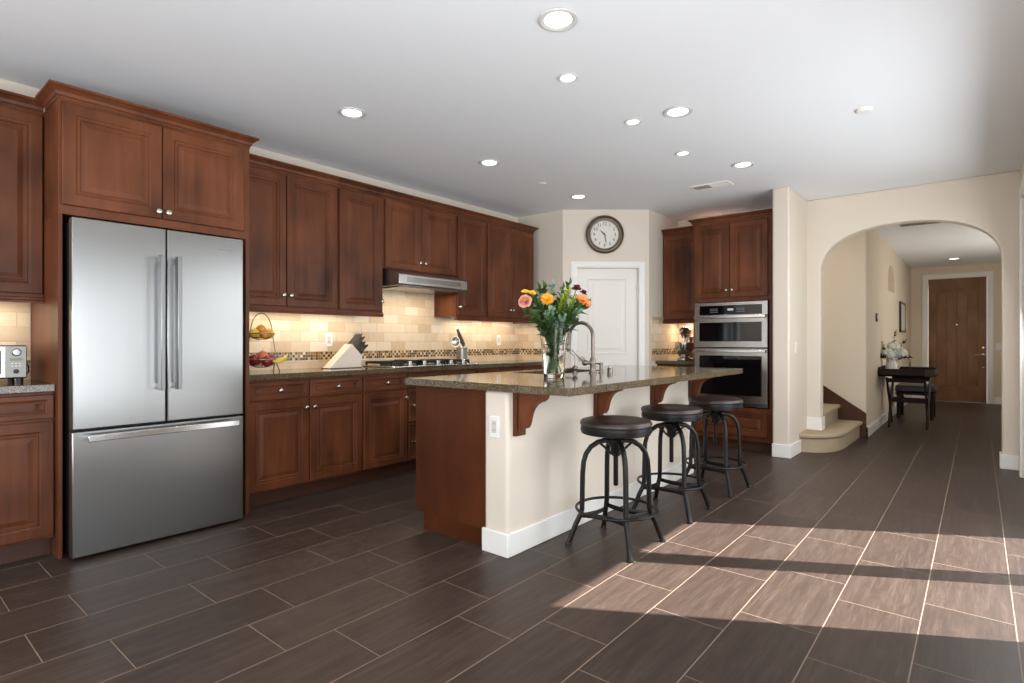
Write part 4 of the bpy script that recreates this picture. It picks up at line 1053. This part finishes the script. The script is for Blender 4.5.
for k, (u, v, f, lab) in enumerate(((536, 300, .05, 'dark leafy sprig at far left behind the pink rose'), (541, 309, -.06, 'dark leafy sprig between the pink rose and the golden chrysanthemum'), (557, 306, .03, 'dark leafy sprig at the heart of the island bouquet'), (565, 312, -.10, 'dark leafy sprig at the front right of the island bouquet'), (577, 306, .04, 'dark leafy sprig behind the orange gerbera'), (538, 318, -.07, 'dark leafy sprig hanging low at left over the vase rim'), (557, 322, .06, 'dark leafy sprig low behind the vase mouth'), (566, 322, .02, 'dark leafy sprig low at right over the vase rim'), (545, 290, .04, 'dark leafy sprig behind the yellow daisies'), (563, 300, .06, 'dark leafy sprig behind the lime green filler'))):
    vsprig(lab, u, v, f, LEAF, 22, .065, .021, 40 + k, start=.10)
vsprig('round-leaved eucalyptus sprig at the top of the island bouquet', 553, 287, .02, LEAF2, 8, .045, .020, 21, True, .55, 'eucalyptus_sprig')
vsprig('round-leaved eucalyptus sprig at lower middle of the island bouquet', 549, 314, -.12, LEAF2, 6, .050, .024, 22, True, .6, 'eucalyptus_sprig')
vsprig('round-leaved eucalyptus sprig above the vase mouth at right', 561, 320, -.11, LEAF2, 5, .048, .022, 23, True, .6, 'eucalyptus_sprig')
vsprig('round-leaved eucalyptus sprig reaching right over the faucet', 577, 314, -.04, LEAF2, 7, .045, .018, 24, True, .5, 'eucalyptus_sprig')
vsprig('lime green feathery filler right of centre in the island bouquet', 567, 294, -.08, LEAF3, 70, .046, .009, 31, start=.4, name='filler_sprig')
vsprig('lime green feathery filler leaning right in the island bouquet', 573, 302, -.07, LEAF3, 60, .044, .009, 32, start=.45, name='filler_sprig')

vsprig('lime green feathery filler near the middle of the island bouquet', 561, 301, -.09, LEAF3, 60, .044, .008, 33, start=.4, name='filler_sprig')
# ------------------------------------------------------------------ counter items on the left wall
# fruit stand
fx, fy = -4.085, 2.02
t = thing('fruit_stand', 'two-tier bronze wire fruit stand on the left counter', 'fruit stand', (fx, fy, CT))
def bowl(name, r, z, d, mb):
    mb.tube([(r * math.cos(2 * PI * k / 28), r * math.sin(2 * PI * k / 28), z) for k in range(28)], .004, 6, closed=True)
    mb.tube([(r * .72 * math.cos(2 * PI * k / 24), r * .72 * math.sin(2 * PI * k / 24), z - d * .72) for k in range(24)], .0025, 5, closed=True)
    mb.tube([(r * .35 * math.cos(2 * PI * k / 16), r * .35 * math.sin(2 * PI * k / 16), z - d) for k in range(16)], .0025, 5, closed=True)
    for k in range(14):
        u = 2 * PI * k / 14; c, s_ = math.cos(u), math.sin(u)
        mb.tube([(r * c, r * s_, z), (r * .92 * c, r * .92 * s_, z - d * .45), (r * .72 * c, r * .72 * s_, z - d * .72), (r * .35 * c, r * .35 * s_, z - d)], .002, 5)
    return mb.build(name, BRONZE, t, smooth=True)
bowl('lower_basket', .115, .095, .06, MB()); bowl('upper_basket', .090, .285, .045, MB())
for s_ in (-1, 1):
    MB().tube([(.05, .115 * s_, 0), (.02, .110 * s_, .05), (0, .113 * s_, .10), (0, .088 * s_, .26), (0, .088 * s_, .29)], .004, 6).build('post', BRONZE, t, smooth=True)
    MB().tube([(-.05, .115 * s_, 0), (-.02, .110 * s_, .05), (0, .113 * s_, .10)], .004, 6).build('foot', BRONZE, t, smooth=True)
MB().tube([(0, .088 * math.cos(PI * k / 16) * (1 if k in (0, 16) else .92), .29 + .145 * math.sin(PI * k / 16)) for k in range(17)], .004, 6).build('loop_handle', BRONZE, t, smooth=True)
def fruit(name, label, p, r, m, ell=(1, 1, 1), rot=0):
    t = thing(name, label, 'fruit', (fx + p[0], fy + p[1], CT + p[2]), rot, 'fruit in the wire stand')
    MB().ball((0, 0, 0), (r * ell[0], r * ell[1], r * ell[2]), 18, 12).build('fruit_skin', m, t, smooth=True)
    MB().tube([(0, 0, r * ell[2] * .92), (.002, 0, r * ell[2] + .008)], .0025, 5).build('fruit_stem', STEM, t)
LEM = leafmat('lemon_skin', S(238, 196, 60), .4); ORA = leafmat('orange_skin', S(236, 150, 50), .45); APP = leafmat('red_apple_skin', S(140, 36, 34), .25); PEA = leafmat('peach_skin', S(216, 116, 70), .5)
fruit('lemon', 'yellow lemon at left of the upper wire basket', (.0, -.052, .285), .034, LEM, (1, 1.25, 1), .3)
fruit('lemon', 'yellow lemon at right of the upper wire basket', (.0, .055, .285), .034, LEM, (1, 1.25, 1), -.3)
fruit('orange', 'orange on top of the upper wire basket', (.0, -.003, .312), .038, ORA)
fruit('orange', 'orange at the front of the upper wire basket', (.052, .0, .279), .035, ORA)
fruit('lemon', 'yellow lemon behind in the upper wire basket', (-.052, .0, .285), .033, LEM)
fruit('apple', 'dark red apple at left of the lower wire basket', (.015, -.066, .092), .040, APP)
fruit('apple', 'dark red apple at the front of the lower wire basket', (.070, .005, .080), .038, APP)
fruit('peach', 'blushed peach at top centre of the lower wire basket', (.0, .008, .115), .040, PEA)
fruit('apple', 'dark red apple at right of the lower wire basket', (.01, .066, .092), .038, APP)
fruit('apple', 'dark red apple at the back of the lower wire basket', (-.066, .0, .09), .038, APP)
t = thing('banana', 'yellow banana sticking out right of the lower wire basket', 'fruit', (fx + .09, fy + .08, CT + .10), 0, 'fruit in the wire stand')
MB().tube(bez((.02, -.05, -.02), (.03, .03, -.03), (0, .075, .03), 10), [.006, .012, .015, .016, .016, .016, .015, .014, .011, .006, .004], 10).build('fruit_skin', LEM, t, smooth=True)
MB().tube([(0, .075, .03), (-.002, .083, .04)], .004, 6).build('fruit_stem', STEM, t)

# knife block and knives
kx = -4.15
t = thing('knife_block', 'pale slanted knife block on the left counter', 'knife block', (kx, 2.75, CT))
MB().prism([(-.16, 0), (.15, 0), (.165, .10), (.06, .205)], 'x', -.055, .055).build('block_body', KNIFEBLOCK, t, bevel=.004)
MB().box(-.057, .057, -.165, .155, -.0005, .006).build('block_foot', mat('dark_foot', S(60, 50, 44), .5), t)
dirk = Vector((0, .70, .72)).normalized()
for j in range(4):
    for i in range(3):
        q = .13 + j * .245; p = Vector((kx - .036 + i * .036, 2.75 + .06 + .105 * q, CT + .205 - .105 * q))
        L = .140 if j < 2 else .115
        t = thing('knife', 'black-handled knife standing in the pale knife block', 'knife', p, 0, 'knives in the knife block')
        ang = dirk.to_track_quat('Z', 'X').to_matrix()
        rings = []
        for s_, w1 in ((-.02, .7), (.0, .75), (.01, 1), (L * .6, .9), (L - .01, 1.15), (L, .8)):
            rings.append([ang @ Vector((0.007 * w1 * math.cos(2 * PI * k / 10), 0.0105 * w1 * math.sin(2 * PI * k / 10), s_)) for k in range(10)])
        MB().loft(rings).build('knife_handle', BLACK, t, smooth=True)
        MB().loft([[ang @ Vector((.0074 * math.cos(2 * PI * k / 10), .011 * math.sin(2 * PI * k / 10), s_)) for k in range(10)] for s_ in (.002, .008)]).build('bolster', NICKEL, t, smooth=True)

# toaster oven at the left edge
t = thing('toaster_oven', 'silver toaster oven with round dials at the left edge', 'toaster oven', (-3.95, .45, CT), RL)
MB().box(-.22, .215, .0, .30, .028, .205).build('oven_shell', STEELH, t, bevel=.008)
MB().box(-.215, .118, -.006, .0, .034, .20).build('oven_face', STEELH, t, bevel=.002)
d = MB().box(-.20, .108, -.012, -.006, .052, .178).build('glass_door', BLACKGLASS, t, bevel=.003)
MB().box(-.19, .10, -.040, -.030, .168, .182).build('door_handle', STEELBAR, d, bevel=.004)
mb = MB()
for i in range(13): mb.box(-.19 + i * .023, -.187 + i * .023, .02, .26, .10, .103)
mb.build('wire_rack', NICKEL, t)
p = MB().box(.126, .21, -.008, .0, .034, .20).build('control_panel', mat('silver_plastic', S(150, 148, 142), .4, .3), t, bevel=.002)
Mx = Matrix.Rotation(PI / 2, 3, 'X')
MB().lathe([(.021, 0), (.021, .006), (.017, .008), (.016, .018), (.004, .019)], (.168, -.008, .168), 20, Mx).build('dial', DARKSTEEL, p, smooth=True)
MB().lathe([(.012, 0), (.012, .006), (.004, .007)], (.168, -.008, .066), 16, Mx).build('dial', BLACK, p, smooth=True)
MB().box(.142, .194, -.010, -.008, .122, .138).build('screen', mat('lcd_green', S(110, 128, 96), .3), p)
mb = MB()
for a in (.148, .163, .178):
    for z in (.092, .106): mb.box(a, a + .009, -.010, -.008, z, z + .005)
mb.build('buttons', GREYPL, p)
for a in (-.19, .19):
    for b in (.03, .27): MB().lathe([(.014, 0), (.016, .028)], (a, b, 0), 12).build('foot', BLACK, t)
MB().tube([(.215, .20, .10), (.24, .20, .10), (.255, .21, .09), (.262, .24, .05), (.262, .33, .03)], .004, 6).build('power_cord', BLACK, t, smooth=True)

# stand mixer on the right counter
t = thing('stand_mixer', 'silver stand mixer with steel bowl beside the oven cabinet', 'mixer', (-2.675, 6.46, CT), .12); t.scale = (1.16, 1.16, 1.08)
MB().loft([[(.085 * math.cos(u) * sx_, .02 + .14 * math.sin(u) * sx_, z) for u in [2 * PI * k / 24 for k in range(24)]] for sx_, z in ((1, 0), (1.03, .008), (1, .024), (.9, .03))]).build('mixer_base', STEELBAR, t, smooth=True)
MB().loft([[(.045 * math.cos(u) * s1, .115 + .04 * math.sin(u) * s1, z) for u in [2 * PI * k / 16 for k in range(16)]] for s1, z in ((1.15, .02), (1, .08), (.95, .2), (1.1, .26))]).build('mixer_column', STEELBAR, t, smooth=True)
MB().ball((0, .02, .315), (.062, .16, .058), 20, 12).build('mixer_head', STEELBAR, t, smooth=True)
MB().lathe([(.022, 0), (.022, .03), (.012, .035)], (0, -.06, .245), 14).build('beater_shaft', DARKSTEEL, t, smooth=True)
MB().lathe([(.03, .0), (.05, .01), (.085, .06), (.098, .12), (.10, .165), (.104, .168), (.098, .168), (.094, .12), (.08, .062), (.045, .014), (.005, .012)], (0, -.035, .030), 28).build('mixer_bowl', STEELBAR, t, smooth=True)
MB().tube([(.098, -.035, .17), (.135, -.035, .165), (.14, -.035, .12), (.095, -.035, .09)], .007, 8).build('bowl_handle', STEELBAR, t, smooth=True)
